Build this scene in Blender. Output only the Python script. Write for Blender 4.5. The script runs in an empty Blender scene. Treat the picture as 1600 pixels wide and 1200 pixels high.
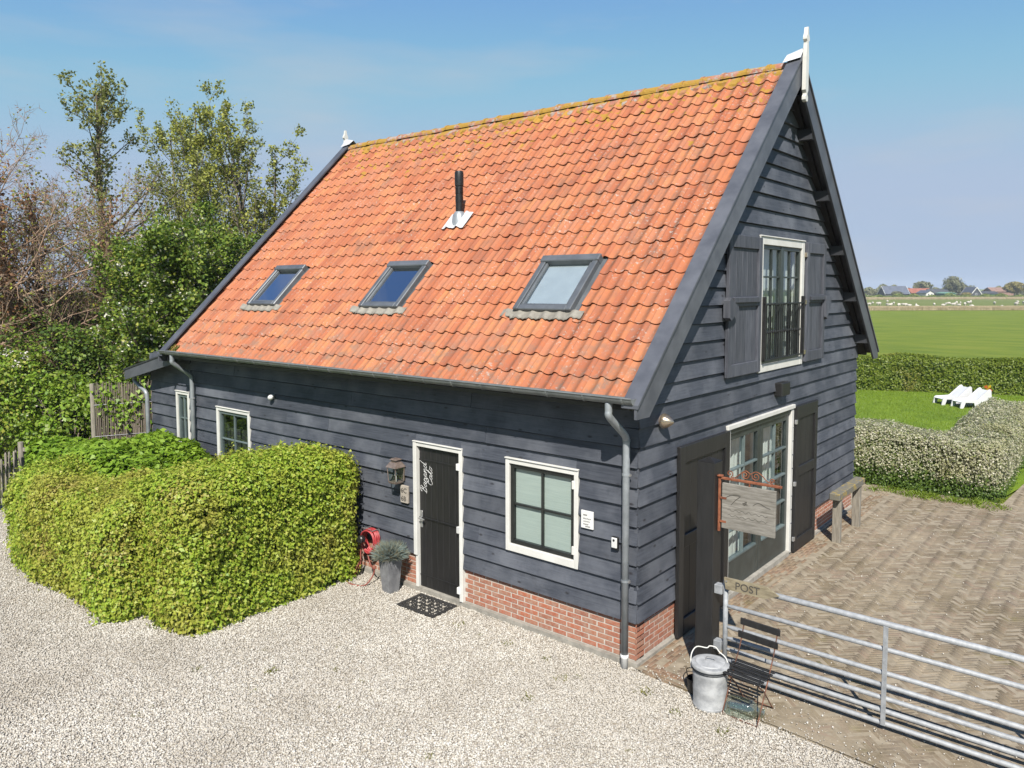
import bpy, math, random
import numpy as np
from mathutils import Vector, Matrix
R = math.radians
random.seed(7)
rng = np.random.default_rng(11)
sc = bpy.context.scene
COL = sc.collection

# ------------------------------------------------------------------ camera
F_PX, CY_PX, PITCH, YAW, ROLL = 1195.7, 541.16, 0.0747, 0.6931, -0.0023
CAM = Vector((4.2845, -7.3454, 4.2181))
cd = bpy.data.cameras.new('camera')
cam = bpy.data.objects.new('camera', cd)
COL.objects.link(cam)
cd.sensor_fit = 'HORIZONTAL'
cd.sensor_width = 36.0
cd.lens = F_PX / 1600 * 36.0
cd.shift_y = -(600 - CY_PX) / 1600
cd.clip_start = 0.1
cd.clip_end = 6000
fw = Vector((-math.sin(YAW) * math.cos(PITCH), math.cos(YAW) * math.cos(PITCH), -math.sin(PITCH)))
rt = Vector((math.cos(YAW), math.sin(YAW), 0))
up = rt.cross(fw)
rt2 = rt * math.cos(ROLL) + up * math.sin(ROLL)
up2 = -rt * math.sin(ROLL) + up * math.cos(ROLL)
cam.matrix_world = Matrix(((rt2.x, up2.x, -fw.x, CAM.x), (rt2.y, up2.y, -fw.y, CAM.y), (rt2.z, up2.z, -fw.z, CAM.z), (0, 0, 0, 1)))
sc.camera = cam
HF = Vector((-math.sin(YAW), math.cos(YAW), 0))      # level forward and level right, used to lay out the far land
HR = Vector((math.cos(YAW), math.sin(YAW), 0))

# ------------------------------------------------------------------ light
SUN_DIR = Vector((-1.0, 1.35, -1.755)).normalized()
sun_el = math.asin(-SUN_DIR.z)
sun_rot = math.atan2(-SUN_DIR.x, -SUN_DIR.y)
wd = bpy.data.worlds.new('World')
sc.world = wd
wd.use_nodes = True
wt = wd.node_tree
bg = wt.nodes['Background']
sky = wt.nodes.new('ShaderNodeTexSky')
sky.sky_type = 'NISHITA'
sky.sun_disc = False
sky.sun_elevation = sun_el
sky.sun_rotation = sun_rot
sky.altitude = 0
sky.air_density = 1.0
sky.dust_density = 0.0
sky.ozone_density = 2.0
bg.inputs['Strength'].default_value = 0.077
# clear-day haze: each channel of the whole dome levels off softly towards the pale horizon
sep = wt.nodes.new('ShaderNodeSeparateColor')
cmb = wt.nodes.new('ShaderNodeCombineColor')
wt.links.new(sky.outputs[0], sep.inputs[0])
for ch, (gain, top, k) in enumerate(((0.84, 2.98, 1.2), (1.04, 3.74, 1.0), (1.32, 4.95, 0.8))):
    g = wt.nodes.new('ShaderNodeMath'); g.operation = 'MULTIPLY'; g.inputs[1].default_value = gain
    w = wt.nodes.new('ShaderNodeMath'); w.operation = 'SMOOTH_MIN'; w.inputs[1].default_value = top; w.inputs[2].default_value = k
    wt.links.new(sep.outputs[ch], g.inputs[0]); wt.links.new(g.outputs[0], w.inputs[0]); wt.links.new(w.outputs[0], cmb.inputs[ch])
# faint high wisps
wtc = wt.nodes.new('ShaderNodeTexCoord')
wmp = wt.nodes.new('ShaderNodeMapping'); wmp.inputs['Scale'].default_value = (2.2, 2.2, 13.0)
wn = wt.nodes.new('ShaderNodeTexNoise'); wn.inputs['Scale'].default_value = 1.3; wn.inputs['Detail'].default_value = 5.0
wr = wt.nodes.new('ShaderNodeMapRange'); wr.inputs['From Min'].default_value = 0.52; wr.inputs['From Max'].default_value = 0.78; wr.inputs['To Max'].default_value = 0.45
wx = wt.nodes.new('ShaderNodeMix'); wx.data_type = 'RGBA'; wx.inputs[7].default_value = (3.9, 4.05, 4.4, 1)
wt.links.new(wtc.outputs['Generated'], wmp.inputs['Vector']); wt.links.new(wmp.outputs[0], wn.inputs['Vector'])
wt.links.new(wn.outputs['Fac'], wr.inputs['Value']); wt.links.new(wr.outputs[0], wx.inputs[0])
wt.links.new(cmb.outputs[0], wx.inputs[6]); wt.links.new(wx.outputs[2], bg.inputs['Color'])
sl = bpy.data.lights.new('sun', 'SUN')
sl.energy = 5.0
sl.angle = R(0.53)
sl.color = (1.0, 0.95, 0.87)
so = bpy.data.objects.new('sun', sl)
so.rotation_euler = SUN_DIR.to_track_quat('-Z', 'Y').to_euler()
so.location = (20, -30, 40)
COL.objects.link(so)
sc.view_settings.view_transform = 'Standard'
sc.view_settings.look = 'None'
sc.view_settings.exposure = 0.9
sc.view_settings.gamma = 1.0
sc.view_settings.use_curve_mapping = False
sc.cycles.max_bounces = 6
sc.cycles.transparent_max_bounces = 12

# ------------------------------------------------------------------ materials
MATS = {}
def new_mat(name):
    m = bpy.data.materials.new(name)
    m.use_nodes = True
    t = m.node_tree
    b = t.nodes['Principled BSDF']
    return m, t, b
def nd(t, kind, **kw):
    n = t.nodes.new(kind)
    for k, v in kw.items():
        setattr(n, k, v)
    return n
def rnd_value(t):
    """one number per object and per loose piece"""
    oi = nd(t, 'ShaderNodeObjectInfo')
    ge = nd(t, 'ShaderNodeNewGeometry')
    a = nd(t, 'ShaderNodeMath', operation='ADD')
    t.links.new(oi.outputs['Random'], a.inputs[0])
    t.links.new(ge.outputs['Random Per Island'], a.inputs[1])
    f = nd(t, 'ShaderNodeMath', operation='FRACT')
    t.links.new(a.outputs[0], f.inputs[0])
    return f.outputs[0]
def coords(t, scale, offset=True, kind='Object'):
    tc = nd(t, 'ShaderNodeTexCoord')
    mp = nd(t, 'ShaderNodeMapping')
    mp.inputs['Scale'].default_value = scale
    t.links.new(tc.outputs[kind], mp.inputs['Vector'])
    if not offset:
        return mp.outputs[0]
    rv = rnd_value(t)
    mu = nd(t, 'ShaderNodeMath', operation='MULTIPLY')
    mu.inputs[1].default_value = 37.0
    t.links.new(rv, mu.inputs[0])
    ad = nd(t, 'ShaderNodeVectorMath', operation='ADD')
    t.links.new(mp.outputs[0], ad.inputs[0])
    t.links.new(mu.outputs[0], ad.inputs[1])
    return ad.outputs[0]
def noise(t, vec, scale=5.0, detail=4.0, rough=0.6):
    n = nd(t, 'ShaderNodeTexNoise')
    n.inputs['Scale'].default_value = scale
    n.inputs['Detail'].default_value = detail
    n.inputs['Roughness'].default_value = rough
    if vec is not None:
        t.links.new(vec, n.inputs['Vector'])
    return n.outputs['Fac']
def ramp(t, fac, stops):
    r = nd(t, 'ShaderNodeValToRGB')
    e = r.color_ramp.elements
    e[0].position, e[0].color = stops[0][0], (*stops[0][1], 1)
    e[1].position, e[1].color = stops[-1][0], (*stops[-1][1], 1)
    for p, c in stops[1:-1]:
        q = e.new(p)
        q.color = (*c, 1)
    t.links.new(fac, r.inputs['Fac'])
    return r.outputs['Color']
def mixc(t, fac, a, b, mode='MIX'):
    m = nd(t, 'ShaderNodeMix', data_type='RGBA', blend_type=mode)
    for s, v in ((0, fac), (6, a), (7, b)):
        if hasattr(v, 'is_linked') or hasattr(v, 'links'):
            t.links.new(v, m.inputs[s])
        elif s == 0:
            m.inputs[0].default_value = v
        else:
            m.inputs[s].default_value = (*v, 1)
    return m.outputs[2]
def vary(t, col, fac, lo, hi, sat=None):
    mr = nd(t, 'ShaderNodeMapRange')
    mr.inputs['To Min'].default_value = lo
    mr.inputs['To Max'].default_value = hi
    t.links.new(fac, mr.inputs['Value'])
    h = nd(t, 'ShaderNodeHueSaturation')
    if sat:
        h.inputs['Saturation'].default_value = sat
    t.links.new(mr.outputs[0], h.inputs['Value'])
    t.links.new(col, h.inputs['Color'])
    return h.outputs['Color']
def bump(t, b, h, strength=0.3, dist=0.01):
    n = nd(t, 'ShaderNodeBump')
    n.inputs['Strength'].default_value = strength
    n.inputs['Distance'].default_value = dist
    t.links.new(h, n.inputs['Height'])
    t.links.new(n.outputs[0], b.inputs['Normal'])
ALB = dict(mortar=.80, concrete=.6, paving_joint=.95, white_paint=.66, dark_paint=.7, green_paint=.6, grey_green_paint=.75, brown_black=.42, shutter_grey=.55, trim_grey=.72, trim_dark=.5,
           zinc=.80, gutter_zinc=.72, galvanised=.46, can_metal=.55, white_plastic=.62, lounger_white=.60, lead=.36, lead_white=.55, skylight_frame=.62, black_metal=.6, rust=.62, copper_old=.62, brass_lamp=.7, steel=.6,
           weathered_wood=.72, post_wood=.8, mossy_wood=.75, sign_post_wood=.65, ink=.6, faint_ink=.45, stone_plate=.6, slate_pot=.6, rubber=.55, hose_red=.6, hose_brown=.6, bark=.9, bark_pale=.8, bark_brown=.9, reed_mat=.6,
           room_wood=1, blind=.62, curtain=.85, sky_blind=.7, paper=.6, wool=.62, far_red_roof=.6, far_brick=.6, far_green=.6, toy_red=.6, toy_yellow=.6)
def simple(name, c1, c2, scale=(1, 1, 1), nscale=6.0, rough=0.6, var=(0.85, 1.15), bmp=0.2, bdist=0.004, metal=0.0, detail=5.0, spec=0.5, span=(0.35, 0.65)):
    k_ = ALB.get(name, 1.0)
    c1, c2 = tuple(k_ * q for q in c1), tuple(k_ * q for q in c2)
    m, t, b = new_mat(name)
    v = coords(t, scale)
    f = noise(t, v, nscale, detail)
    c = ramp(t, f, [(span[0], c1), (span[1], c2)])
    c = vary(t, c, rnd_value(t), *var)
    t.links.new(c, b.inputs['Base Color'])
    b.inputs['Roughness'].default_value = rough
    b.inputs['Metallic'].default_value = metal
    b.inputs['Specular IOR Level'].default_value = spec
    if bmp:
        bump(t, b, noise(t, v, nscale * 2.5, 6), bmp, bdist)
    MATS[name] = m
    return m

def siding_mat(name, axis):
    """blue-black stained boards: grain along the board, knots, dusty bleached patches"""
    m, t, b = new_mat(name)
    gs = (1.2, 14, 26) if axis == 'x' else (14, 1.2, 26)
    v = coords(t, gs)
    v2 = coords(t, (1, 1, 1))
    grain = noise(t, v, 2.2, 7, 0.65)
    c = ramp(t, grain, [(0.3, (0.026, 0.030, 0.040)), (0.7, (0.056, 0.062, 0.077))])
    patch = noise(t, v2, 1.6, 5, 0.6)
    pm = ramp(t, patch, [(0.42, (0, 0, 0)), (0.68, (1, 1, 1))])
    c = mixc(t, pm, c, mixc(t, 0.55, c, (0.125, 0.132, 0.150)))
    dark = ramp(t, noise(t, v2, 3.3, 6, 0.7), [(0.60, (0, 0, 0)), (0.72, (1, 1, 1))])
    c = mixc(t, dark, c, mixc(t, 0.45, c, (0.020, 0.021, 0.026)))
    sv = coords(t, (3.2, 20, 7) if axis == 'x' else (20, 3.2, 7))
    vo = nd(t, 'ShaderNodeTexVoronoi')
    vo.inputs['Scale'].default_value = 1.0
    t.links.new(sv, vo.inputs['Vector'])
    kn = ramp(t, vo.outputs['Distance'], [(0.06, (1, 1, 1)), (0.14, (0, 0, 0))])
    c = mixc(t, kn, c, (0.022, 0.022, 0.026))
    c = vary(t, c, rnd_value(t), 0.80, 1.16)
    t.links.new(c, b.inputs['Base Color'])
    b.inputs['Roughness'].default_value = 0.62
    b.inputs['Specular IOR Level'].default_value = 0.35
    bump(t, b, grain, 0.35, 0.006)
    MATS[name] = m
    return m
siding_mat('siding_front', 'x')
siding_mat('siding_gable', 'y')

def tile_mat():
    m, t, b = new_mat('roof_tile')
    rv = rnd_value(t)
    base = ramp(t, rv, [(0.0, (0.280, 0.086, 0.038)), (0.22, (0.318, 0.102, 0.043)), (0.42, (0.340, 0.119, 0.048)), (0.6, (0.305, 0.109, 0.051)), (0.74, (0.350, 0.136, 0.053)), (0.88, (0.310, 0.119, 0.059)), (1.0, (0.255, 0.094, 0.048))])
    v = coords(t, (1, 1, 1))
    n1 = noise(t, v, 9, 6, 0.7)
    c = mixc(t, ramp(t, n1, [(0.40, (0, 0, 0)), (0.70, (0.5, 0.5, 0.5))]), base, (0.225, 0.088, 0.056))
    ge = nd(t, 'ShaderNodeNewGeometry')
    big = nd(t, 'ShaderNodeMapping')
    big.inputs['Scale'].default_value = (1, 1, 1)
    t.links.new(ge.outputs['Position'], big.inputs['Vector'])
    wide = noise(t, big.outputs[0], 0.75, 4, 0.6)
    streakmap = nd(t, 'ShaderNodeMapping')
    streakmap.inputs['Scale'].default_value = (8.5, 2.2, 2.2)
    t.links.new(ge.outputs['Position'], streakmap.inputs['Vector'])
    streak = noise(t, streakmap.outputs[0], 1.0, 5, 0.65)
    st = ramp(t, streak, [(0.50, (0, 0, 0)), (0.68, (0.9, 0.9, 0.9))])
    wm = ramp(t, wide, [(0.44, (0.06, 0.06, 0.06)), (0.66, (0.75, 0.75, 0.75))])
    sm = mixc(t, 1.0, st, wm, 'MULTIPLY')
    c = mixc(t, sm, c, (0.095, 0.066, 0.052))
    # grime lying along the pan of each tile
    uvn = nd(t, 'ShaderNodeUVMap')
    uvs = nd(t, 'ShaderNodeSeparateXYZ')
    t.links.new(uvn.outputs[0], uvs.inputs[0])
    pan = ramp(t, uvs.outputs[0], [(0.28, (0, 0, 0)), (0.46, (1, 1, 1)), (0.56, (1, 1, 1)), (0.66, (0, 0, 0))])
    gr = ramp(t, noise(t, v, 5.0, 5, 0.7), [(0.34, (0.1, 0.1, 0.1)), (0.58, (0.95, 0.95, 0.95))])
    tl_ = ramp(t, noise(t, ge.outputs['Position'], 1.7, 4, 0.6), [(0.38, (0.22, 0.22, 0.22)), (0.62, (0.95, 0.95, 0.95))])
    c = mixc(t, mixc(t, 1.0, mixc(t, 1.0, pan, gr, 'MULTIPLY'), tl_, 'MULTIPLY'), c, (0.13, 0.066, 0.040))
    lap_shade = ramp(t, uvs.outputs[0], [(0.0, (0.6, 0.6, 0.6)), (0.045, (0, 0, 0))])  # shadow line at the side lap, painted into the tile colour
    c = mixc(t, lap_shade, c, (0.06, 0.03, 0.022))
    se = nd(t, 'ShaderNodeSeparateXYZ')
    t.links.new(ge.outputs['Position'], se.inputs[0])
    ev = ramp(t, noise(t, ge.outputs['Position'], 5.5, 5, 0.65), [(0.50, (0, 0, 0)), (0.64, (0.8, 0.8, 0.8))])
    er = nd(t, 'ShaderNodeMapRange')
    er.inputs['From Min'].default_value = 4.0
    er.inputs['From Max'].default_value = 3.1
    t.links.new(se.outputs[2], er.inputs['Value'])
    c = mixc(t, mixc(t, 1.0, ev, er.outputs[0], 'MULTIPLY'), c, (0.15, 0.105, 0.078))
    # pale lichen spots
    sp = noise(t, ge.outputs['Position'], 26, 3, 0.5)
    spm = ramp(t, sp, [(0.60, (0, 0, 0)), (0.68, (1, 1, 1))])
    w2 = ramp(t, noise(t, ge.outputs['Position'], 0.9, 3), [(0.42, (0.05, 0.05, 0.05)), (0.66, (0.85, 0.85, 0.85))])
    c = mixc(t, mixc(t, 1.0, spm, w2, 'MULTIPLY'), c, (0.30, 0.26, 0.23))
    # yellow lichen close to the ridge
    sx = nd(t, 'ShaderNodeSeparateXYZ')
    t.links.new(ge.outputs['Position'], sx.inputs[0])
    hr = nd(t, 'ShaderNodeMapRange')
    hr.inputs['From Min'].default_value = 6.0
    hr.inputs['From Max'].default_value = 7.5
    hr.inputs['To Min'].default_value = 0.0
    hr.inputs['To Max'].default_value = 0.215
    t.links.new(sx.outputs[2], hr.inputs['Value'])
    ly = noise(t, ge.outputs['Position'], 6.0, 4, 0.55)
    ad = nd(t, 'ShaderNodeMath', operation='ADD')
    t.links.new(ly, ad.inputs[0])
    t.links.new(hr.outputs[0], ad.inputs[1])
    c = mixc(t, ramp(t, ad.outputs[0], [(0.715, (0, 0, 0)), (0.76, (0.9, 0.9, 0.9))]), c, (0.26, 0.15, 0.016))
    c = vary(t, c, rv, 0.92, 1.08)
    t.links.new(c, b.inputs['Base Color'])
    b.inputs['Roughness'].default_value = 0.75
    b.inputs['Specular IOR Level'].default_value = 0.3
    bump(t, b, noise(t, v, 60, 4), 0.25, 0.003)
    MATS['roof_tile'] = m
tile_mat()
def ridge_mat():
    m, t, b = new_mat('ridge_tile')
    ge = nd(t, 'ShaderNodeNewGeometry')
    p = ge.outputs['Position']
    c = ramp(t, noise(t, p, 5, 5), [(0.35, (0.22, 0.085, 0.055)), (0.62, (0.29, 0.125, 0.085))])
    c = mixc(t, ramp(t, noise(t, p, 11, 4), [(0.5, (0, 0, 0)), (0.58, (1, 1, 1))]), c, (0.25, 0.225, 0.20))
    c = mixc(t, ramp(t, noise(t, p, 4.2, 5), [(0.44, (0, 0, 0)), (0.52, (1, 1, 1))]), c, (0.26, 0.15, 0.018))
    t.links.new(c, b.inputs['Base Color'])
    b.inputs['Roughness'].default_value = 0.9
    bump(t, b, noise(t, p, 25, 5), 0.8, 0.02)
    MATS['ridge_tile'] = m
ridge_mat()
def brick_mat(name, stops, dusty):
    m, t, b = new_mat(name)
    rv = rnd_value(t)
    c = ramp(t, rv, stops)
    v = coords(t, (1, 1, 1))
    c = mixc(t, ramp(t, noise(t, v, 18, 5, 0.7), [(0.40, (0, 0, 0)), (0.72, (1, 1, 1))]), c, mixc(t, 0.6, c, dusty))
    if name.startswith('paver'):
        ps_ = nd(t, 'ShaderNodeNewGeometry').outputs['Position']
        c = mixc(t, ramp(t, noise(t, ps_, 1.1, 6, 0.7), [(0.42, (0, 0, 0)), (0.64, (0.75, 0.75, 0.75))]), c, (0.108, 0.086, 0.050))
        c = mixc(t, ramp(t, noise(t, ps_, 6.5, 5, 0.7), [(0.52, (0, 0, 0)), (0.68, (0.6, 0.6, 0.6))]), c, (0.085, 0.066, 0.045))
        c = mixc(t, ramp(t, noise(t, ps_, 2.3, 5, 0.65), [(0.58, (0, 0, 0)), (0.74, (0.7, 0.7, 0.7))]), c, (0.135, 0.12, 0.045))
        c = mixc(t, ramp(t, noise(t, ps_, 0.8, 5, 0.65), [(0.48, (0, 0, 0)), (0.68, (0.75, 0.75, 0.75))]), c, (0.25, 0.21, 0.15))
        c = mixc(t, ramp(t, noise(t, ps_, 34, 3, 0.6), [(0.66, (0, 0, 0)), (0.74, (0.8, 0.8, 0.8))]), c, (0.40, 0.36, 0.28))
    t.links.new(c, b.inputs['Base Color'])
    b.inputs['Roughness'].default_value = 0.88
    b.inputs['Specular IOR Level'].default_value = 0.25
    bump(t, b, noise(t, v, 45, 5), 0.5, 0.004)
    MATS[name] = m
brick_mat('brick', [(0, (0.262, 0.081, 0.047)), (0.3, (0.305, 0.101, 0.055)), (0.6, (0.240, 0.092, 0.058)), (0.8, (0.290, 0.128, 0.078)), (1, (0.204, 0.077, 0.051))], (0.305, 0.256, 0.203))
brick_mat('paver', [(0, (0.168, 0.132, 0.093)), (0.25, (0.185, 0.147, 0.104)), (0.5, (0.151, 0.121, 0.088)), (0.65, (0.170, 0.131, 0.095)), (0.78, (0.174, 0.123, 0.091)), (0.88, (0.196, 0.157, 0.112)), (1, (0.121, 0.098, 0.078))], (0.207, 0.171, 0.126))
brick_mat('paver_red', [(0, (0.154, 0.086, 0.056)), (0.4, (0.194, 0.121, 0.076)), (0.7, (0.171, 0.110, 0.076)), (1, (0.125, 0.077, 0.056))], (0.205, 0.155, 0.101))
simple('mortar', (0.42, 0.38, 0.33), (0.55, 0.51, 0.45), nscale=25, rough=0.95, bmp=0.4)
simple('concrete', (0.30, 0.28, 0.24), (0.46, 0.43, 0.37), nscale=9, rough=0.92, bmp=0.5, bdist=0.01)
simple('paving_joint', (0.14, 0.115, 0.079), (0.225, 0.19, 0.14), nscale=7, rough=1.0, bmp=0.5, bdist=0.01)
simple('white_paint', (0.70, 0.69, 0.64), (0.80, 0.79, 0.75), nscale=4, rough=0.45, var=(0.97, 1.03), bmp=0.06)
simple('dark_paint', (0.012, 0.014, 0.013), (0.024, 0.027, 0.025), nscale=5, rough=0.35, bmp=0.08)
simple('green_paint', (0.030, 0.040, 0.038), (0.055, 0.068, 0.064), nscale=5, rough=0.4, bmp=0.08)
simple('grey_green_paint', (0.09, 0.12, 0.12), (0.13, 0.165, 0.165), nscale=5, rough=0.4, bmp=0.08)
simple('brown_black', (0.0165, 0.0160, 0.0160), (0.031, 0.0298, 0.0295), scale=(8, 8, 1), nscale=3, rough=0.5, bmp=0.3)
simple('shutter_grey', (0.062, 0.068, 0.088), (0.125, 0.132, 0.158), scale=(10, 10, 1), nscale=3, rough=0.65, var=(0.8, 1.2), bmp=0.4)
simple('trim_grey', (0.066, 0.071, 0.085), (0.105, 0.111, 0.128), nscale=3, rough=0.5, bmp=0.15)
simple('trim_dark', (0.040, 0.043, 0.050), (0.062, 0.066, 0.076), nscale=3, rough=0.5, bmp=0.15)
simple('zinc', (0.24, 0.26, 0.275), (0.34, 0.365, 0.385), nscale=6, rough=0.45, metal=0.35, bmp=0.06, var=(0.95, 1.05))
simple('gutter_zinc', (0.15, 0.165, 0.165), (0.25, 0.265, 0.26), nscale=5, rough=0.5, metal=0.3, bmp=0.08, var=(0.95, 1.05))
simple('galvanised', (0.40, 0.42, 0.44), (0.58, 0.60, 0.62), nscale=18, rough=0.62, metal=0.10, bmp=0.05, var=(0.95, 1.05))
simple('can_metal', (0.38, 0.39, 0.40), (0.66, 0.67, 0.67), nscale=9, rough=0.65, metal=0.10, bmp=0.12, var=(0.95, 1.05))
simple('white_plastic', (0.72, 0.72, 0.70), (0.82, 0.82, 0.80), nscale=3, rough=0.4, bmp=0.0)
simple('lounger_white', (0.78, 0.79, 0.80), (0.86, 0.86, 0.87), nscale=3, rough=0.35, bmp=0.0)
simple('lead', (0.42, 0.385, 0.32), (0.60, 0.56, 0.47), nscale=12, rough=0.7, bmp=0.3, var=(0.95, 1.05))
simple('lead_white', (0.62, 0.63, 0.64), (0.78, 0.78, 0.79), nscale=12, rough=0.6, bmp=0.3)
simple('skylight_frame', (0.135, 0.148, 0.16), (0.185, 0.20, 0.215), nscale=5, rough=0.4, metal=0.3, bmp=0.03)
simple('black_metal', (0.012, 0.012, 0.013), (0.028, 0.028, 0.029), nscale=8, rough=0.45, metal=0.2, bmp=0.1)
simple('rust', (0.20, 0.055, 0.022), (0.33, 0.115, 0.05), nscale=20, rough=0.85, bmp=0.4)
simple('dark_rust', (0.035, 0.020, 0.014), (0.15, 0.055, 0.028), nscale=14, rough=0.85, bmp=0.3)
simple('copper_old', (0.20, 0.15, 0.125), (0.34, 0.27, 0.235), nscale=14, rough=0.5, metal=0.4, bmp=0.1)
simple('brass_lamp', (0.50, 0.40, 0.29), (0.70, 0.60, 0.47), nscale=7, rough=0.25, metal=0.85, bmp=0.04)
simple('steel', (0.55, 0.55, 0.55), (0.72, 0.72, 0.72), nscale=9, rough=0.3, metal=0.7, bmp=0.0)
simple('weathered_wood', (0.17, 0.155, 0.13), (0.30, 0.28, 0.245), scale=(2, 2, 14), nscale=3, rough=0.9, bmp=0.5, var=(0.9, 1.1))
simple('post_wood', (0.17, 0.15, 0.12), (0.30, 0.27, 0.22), scale=(14, 14, 1.5), nscale=3, rough=0.9, bmp=0.5, var=(0.9, 1.1))
simple('mossy_wood', (0.16, 0.15, 0.12), (0.33, 0.24, 0.06), nscale=9, rough=0.95, bmp=0.6, bdist=0.012, span=(0.50, 0.64))
simple('sign_post_wood', (0.20, 0.165, 0.105), (0.34, 0.29, 0.19), scale=(3, 14, 14), nscale=3, rough=0.9, bmp=0.4)
simple('ink', (0.055, 0.048, 0.04), (0.10, 0.088, 0.07), nscale=12, rough=0.9, bmp=0.0)
simple('faint_ink', (0.11, 0.10, 0.085), (0.16, 0.145, 0.12), nscale=12, rough=0.9, bmp=0.0)
simple('stone_plate', (0.40, 0.35, 0.29), (0.50, 0.45, 0.38), nscale=20, rough=0.85, bmp=0.2)
simple('slate_pot', (0.15, 0.152, 0.162), (0.28, 0.282, 0.29), nscale=6, rough=0.8, bmp=0.5, bdist=0.006)
simple('rubber', (0.020, 0.018, 0.016), (0.035, 0.032, 0.030), nscale=20, rough=0.8, bmp=0.2)
simple('hose_red', (0.40, 0.035, 0.04), (0.55, 0.075, 0.08), nscale=8, rough=0.45, bmp=0.0)
simple('hose_brown', (0.22, 0.05, 0.035), (0.32, 0.085, 0.06), nscale=8, rough=0.55, bmp=0.0)
simple('bark', (0.075, 0.059, 0.044), (0.181, 0.147, 0.112), scale=(3, 3, 0.7), nscale=6, rough=0.95, bmp=0.6, bdist=0.02)
simple('bark_pale', (0.16, 0.125, 0.095), (0.31, 0.255, 0.20), nscale=3, rough=0.95, bmp=0.4, bdist=0.02)
simple('bark_brown', (0.170, 0.108, 0.074), (0.340, 0.243, 0.170), nscale=3, rough=0.95, bmp=0.4, bdist=0.02)
simple('reed_mat', (0.17, 0.135, 0.105), (0.32, 0.265, 0.215), scale=(6, 6, 0.5), nscale=4, rough=0.9, var=(0.65, 1.3), bmp=0.2)
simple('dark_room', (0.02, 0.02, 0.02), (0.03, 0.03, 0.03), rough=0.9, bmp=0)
simple('room_wood', (0.30, 0.22, 0.14), (0.40, 0.30, 0.20), rough=0.8, bmp=0)
simple('blind', (0.47, 0.51, 0.48), (0.57, 0.61, 0.575), scale=(1, 1, 60), nscale=3, rough=0.8, bmp=0.1, var=(0.97, 1.03))
simple('curtain', (0.55, 0.56, 0.52), (0.72, 0.72, 0.68), scale=(26, 26, 0.4), nscale=3, rough=0.9, bmp=0.4, bdist=0.02, var=(0.95, 1.05))
simple('sky_blind', (0.60, 0.61, 0.60), (0.68, 0.69, 0.68), nscale=4, rough=0.8, bmp=0)
simple('paper', (0.72, 0.71, 0.66), (0.80, 0.79, 0.75), nscale=4, rough=0.7, bmp=0)
simple('wool', (0.55, 0.51, 0.44), (0.72, 0.68, 0.60), nscale=6, rough=1.0, bmp=0.3)
simple('far_black', (0.030, 0.034, 0.040), (0.05, 0.055, 0.062), nscale=0.6, rough=0.8, bmp=0)
simple('far_slate', (0.045, 0.055, 0.075), (0.075, 0.085, 0.11), nscale=0.6, rough=0.6, bmp=0)
simple('far_red_roof', (0.36, 0.12, 0.075), (0.46, 0.17, 0.105), nscale=0.7, rough=0.9, bmp=0)
simple('far_brick', (0.26, 0.15, 0.11), (0.34, 0.21, 0.16), nscale=0.7, rough=0.9, bmp=0)
simple('far_green', (0.13, 0.30, 0.22), (0.20, 0.38, 0.29), nscale=0.7, rough=0.8, bmp=0)
simple('toy_red', (0.55, 0.10, 0.02), (0.65, 0.16, 0.03), rough=0.4, bmp=0)
simple('toy_yellow', (0.70, 0.42, 0.01), (0.75, 0.48, 0.02), rough=0.4, bmp=0)

def leaf_mat(name, cols, rough=0.5, trans=0.33, patch=None):
    m, t, b = new_mat(name)
    ge = nd(t, 'ShaderNodeNewGeometry')
    n = len(cols)
    c = ramp(t, ge.outputs['Random Per Island'], [(i / max(1, n - 1), k) for i, k in enumerate(cols)])
    if patch:
        f = noise(t, ge.outputs['Position'], patch[1], 3, 0.5)
        c = mixc(t, ramp(t, f, [(patch[2], (0, 0, 0)), (patch[3], (0.85, 0.85, 0.85))]), c, patch[0])
    t.links.new(c, b.inputs['Base Color'])
    b.inputs['Roughness'].default_value = rough
    b.inputs['Specular IOR Level'].default_value = 0.35
    tr = nd(t, 'ShaderNodeBsdfTranslucent')
    h = nd(t, 'ShaderNodeHueSaturation')
    h.inputs['Value'].default_value = 1.35
    t.links.new(c, h.inputs['Color'])
    t.links.new(h.outputs[0], tr.inputs['Color'])
    mx = nd(t, 'ShaderNodeMixShader')
    mx.inputs[0].default_value = trans
    out = t.nodes['Material Output']
    t.links.new(b.outputs[0], mx.inputs[1])
    t.links.new(tr.outputs[0], mx.inputs[2])
    t.links.new(mx.outputs[0], out.inputs['Surface'])
    MATS[name] = m
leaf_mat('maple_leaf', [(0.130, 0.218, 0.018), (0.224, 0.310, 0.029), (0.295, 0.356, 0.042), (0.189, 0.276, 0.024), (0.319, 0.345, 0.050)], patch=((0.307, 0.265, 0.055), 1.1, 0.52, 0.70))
leaf_mat('maple_shaded', [(0.05, 0.095, 0.010), (0.08, 0.135, 0.013), (0.11, 0.165, 0.016), (0.065, 0.11, 0.012)])  # maple leaf darkened to paint the shade between the outer clumps
leaf_mat('maple_tip', [(0.26, 0.30, 0.035), (0.33, 0.36, 0.05), (0.30, 0.30, 0.06)])
leaf_mat('maple_leaf_bronze', [(0.213, 0.241, 0.031), (0.288, 0.299, 0.044), (0.255, 0.253, 0.048), (0.319, 0.310, 0.053), (0.223, 0.276, 0.031)], patch=((0.314, 0.247, 0.077), 1.6, 0.52, 0.70))
leaf_mat('ground_leaf', [(0.104, 0.195, 0.013), (0.160, 0.257, 0.022), (0.200, 0.296, 0.028), (0.128, 0.218, 0.016)])
leaf_mat('dark_leaf', [(0.042, 0.079, 0.013), (0.066, 0.116, 0.018), (0.096, 0.154, 0.022), (0.054, 0.094, 0.014)])
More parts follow.
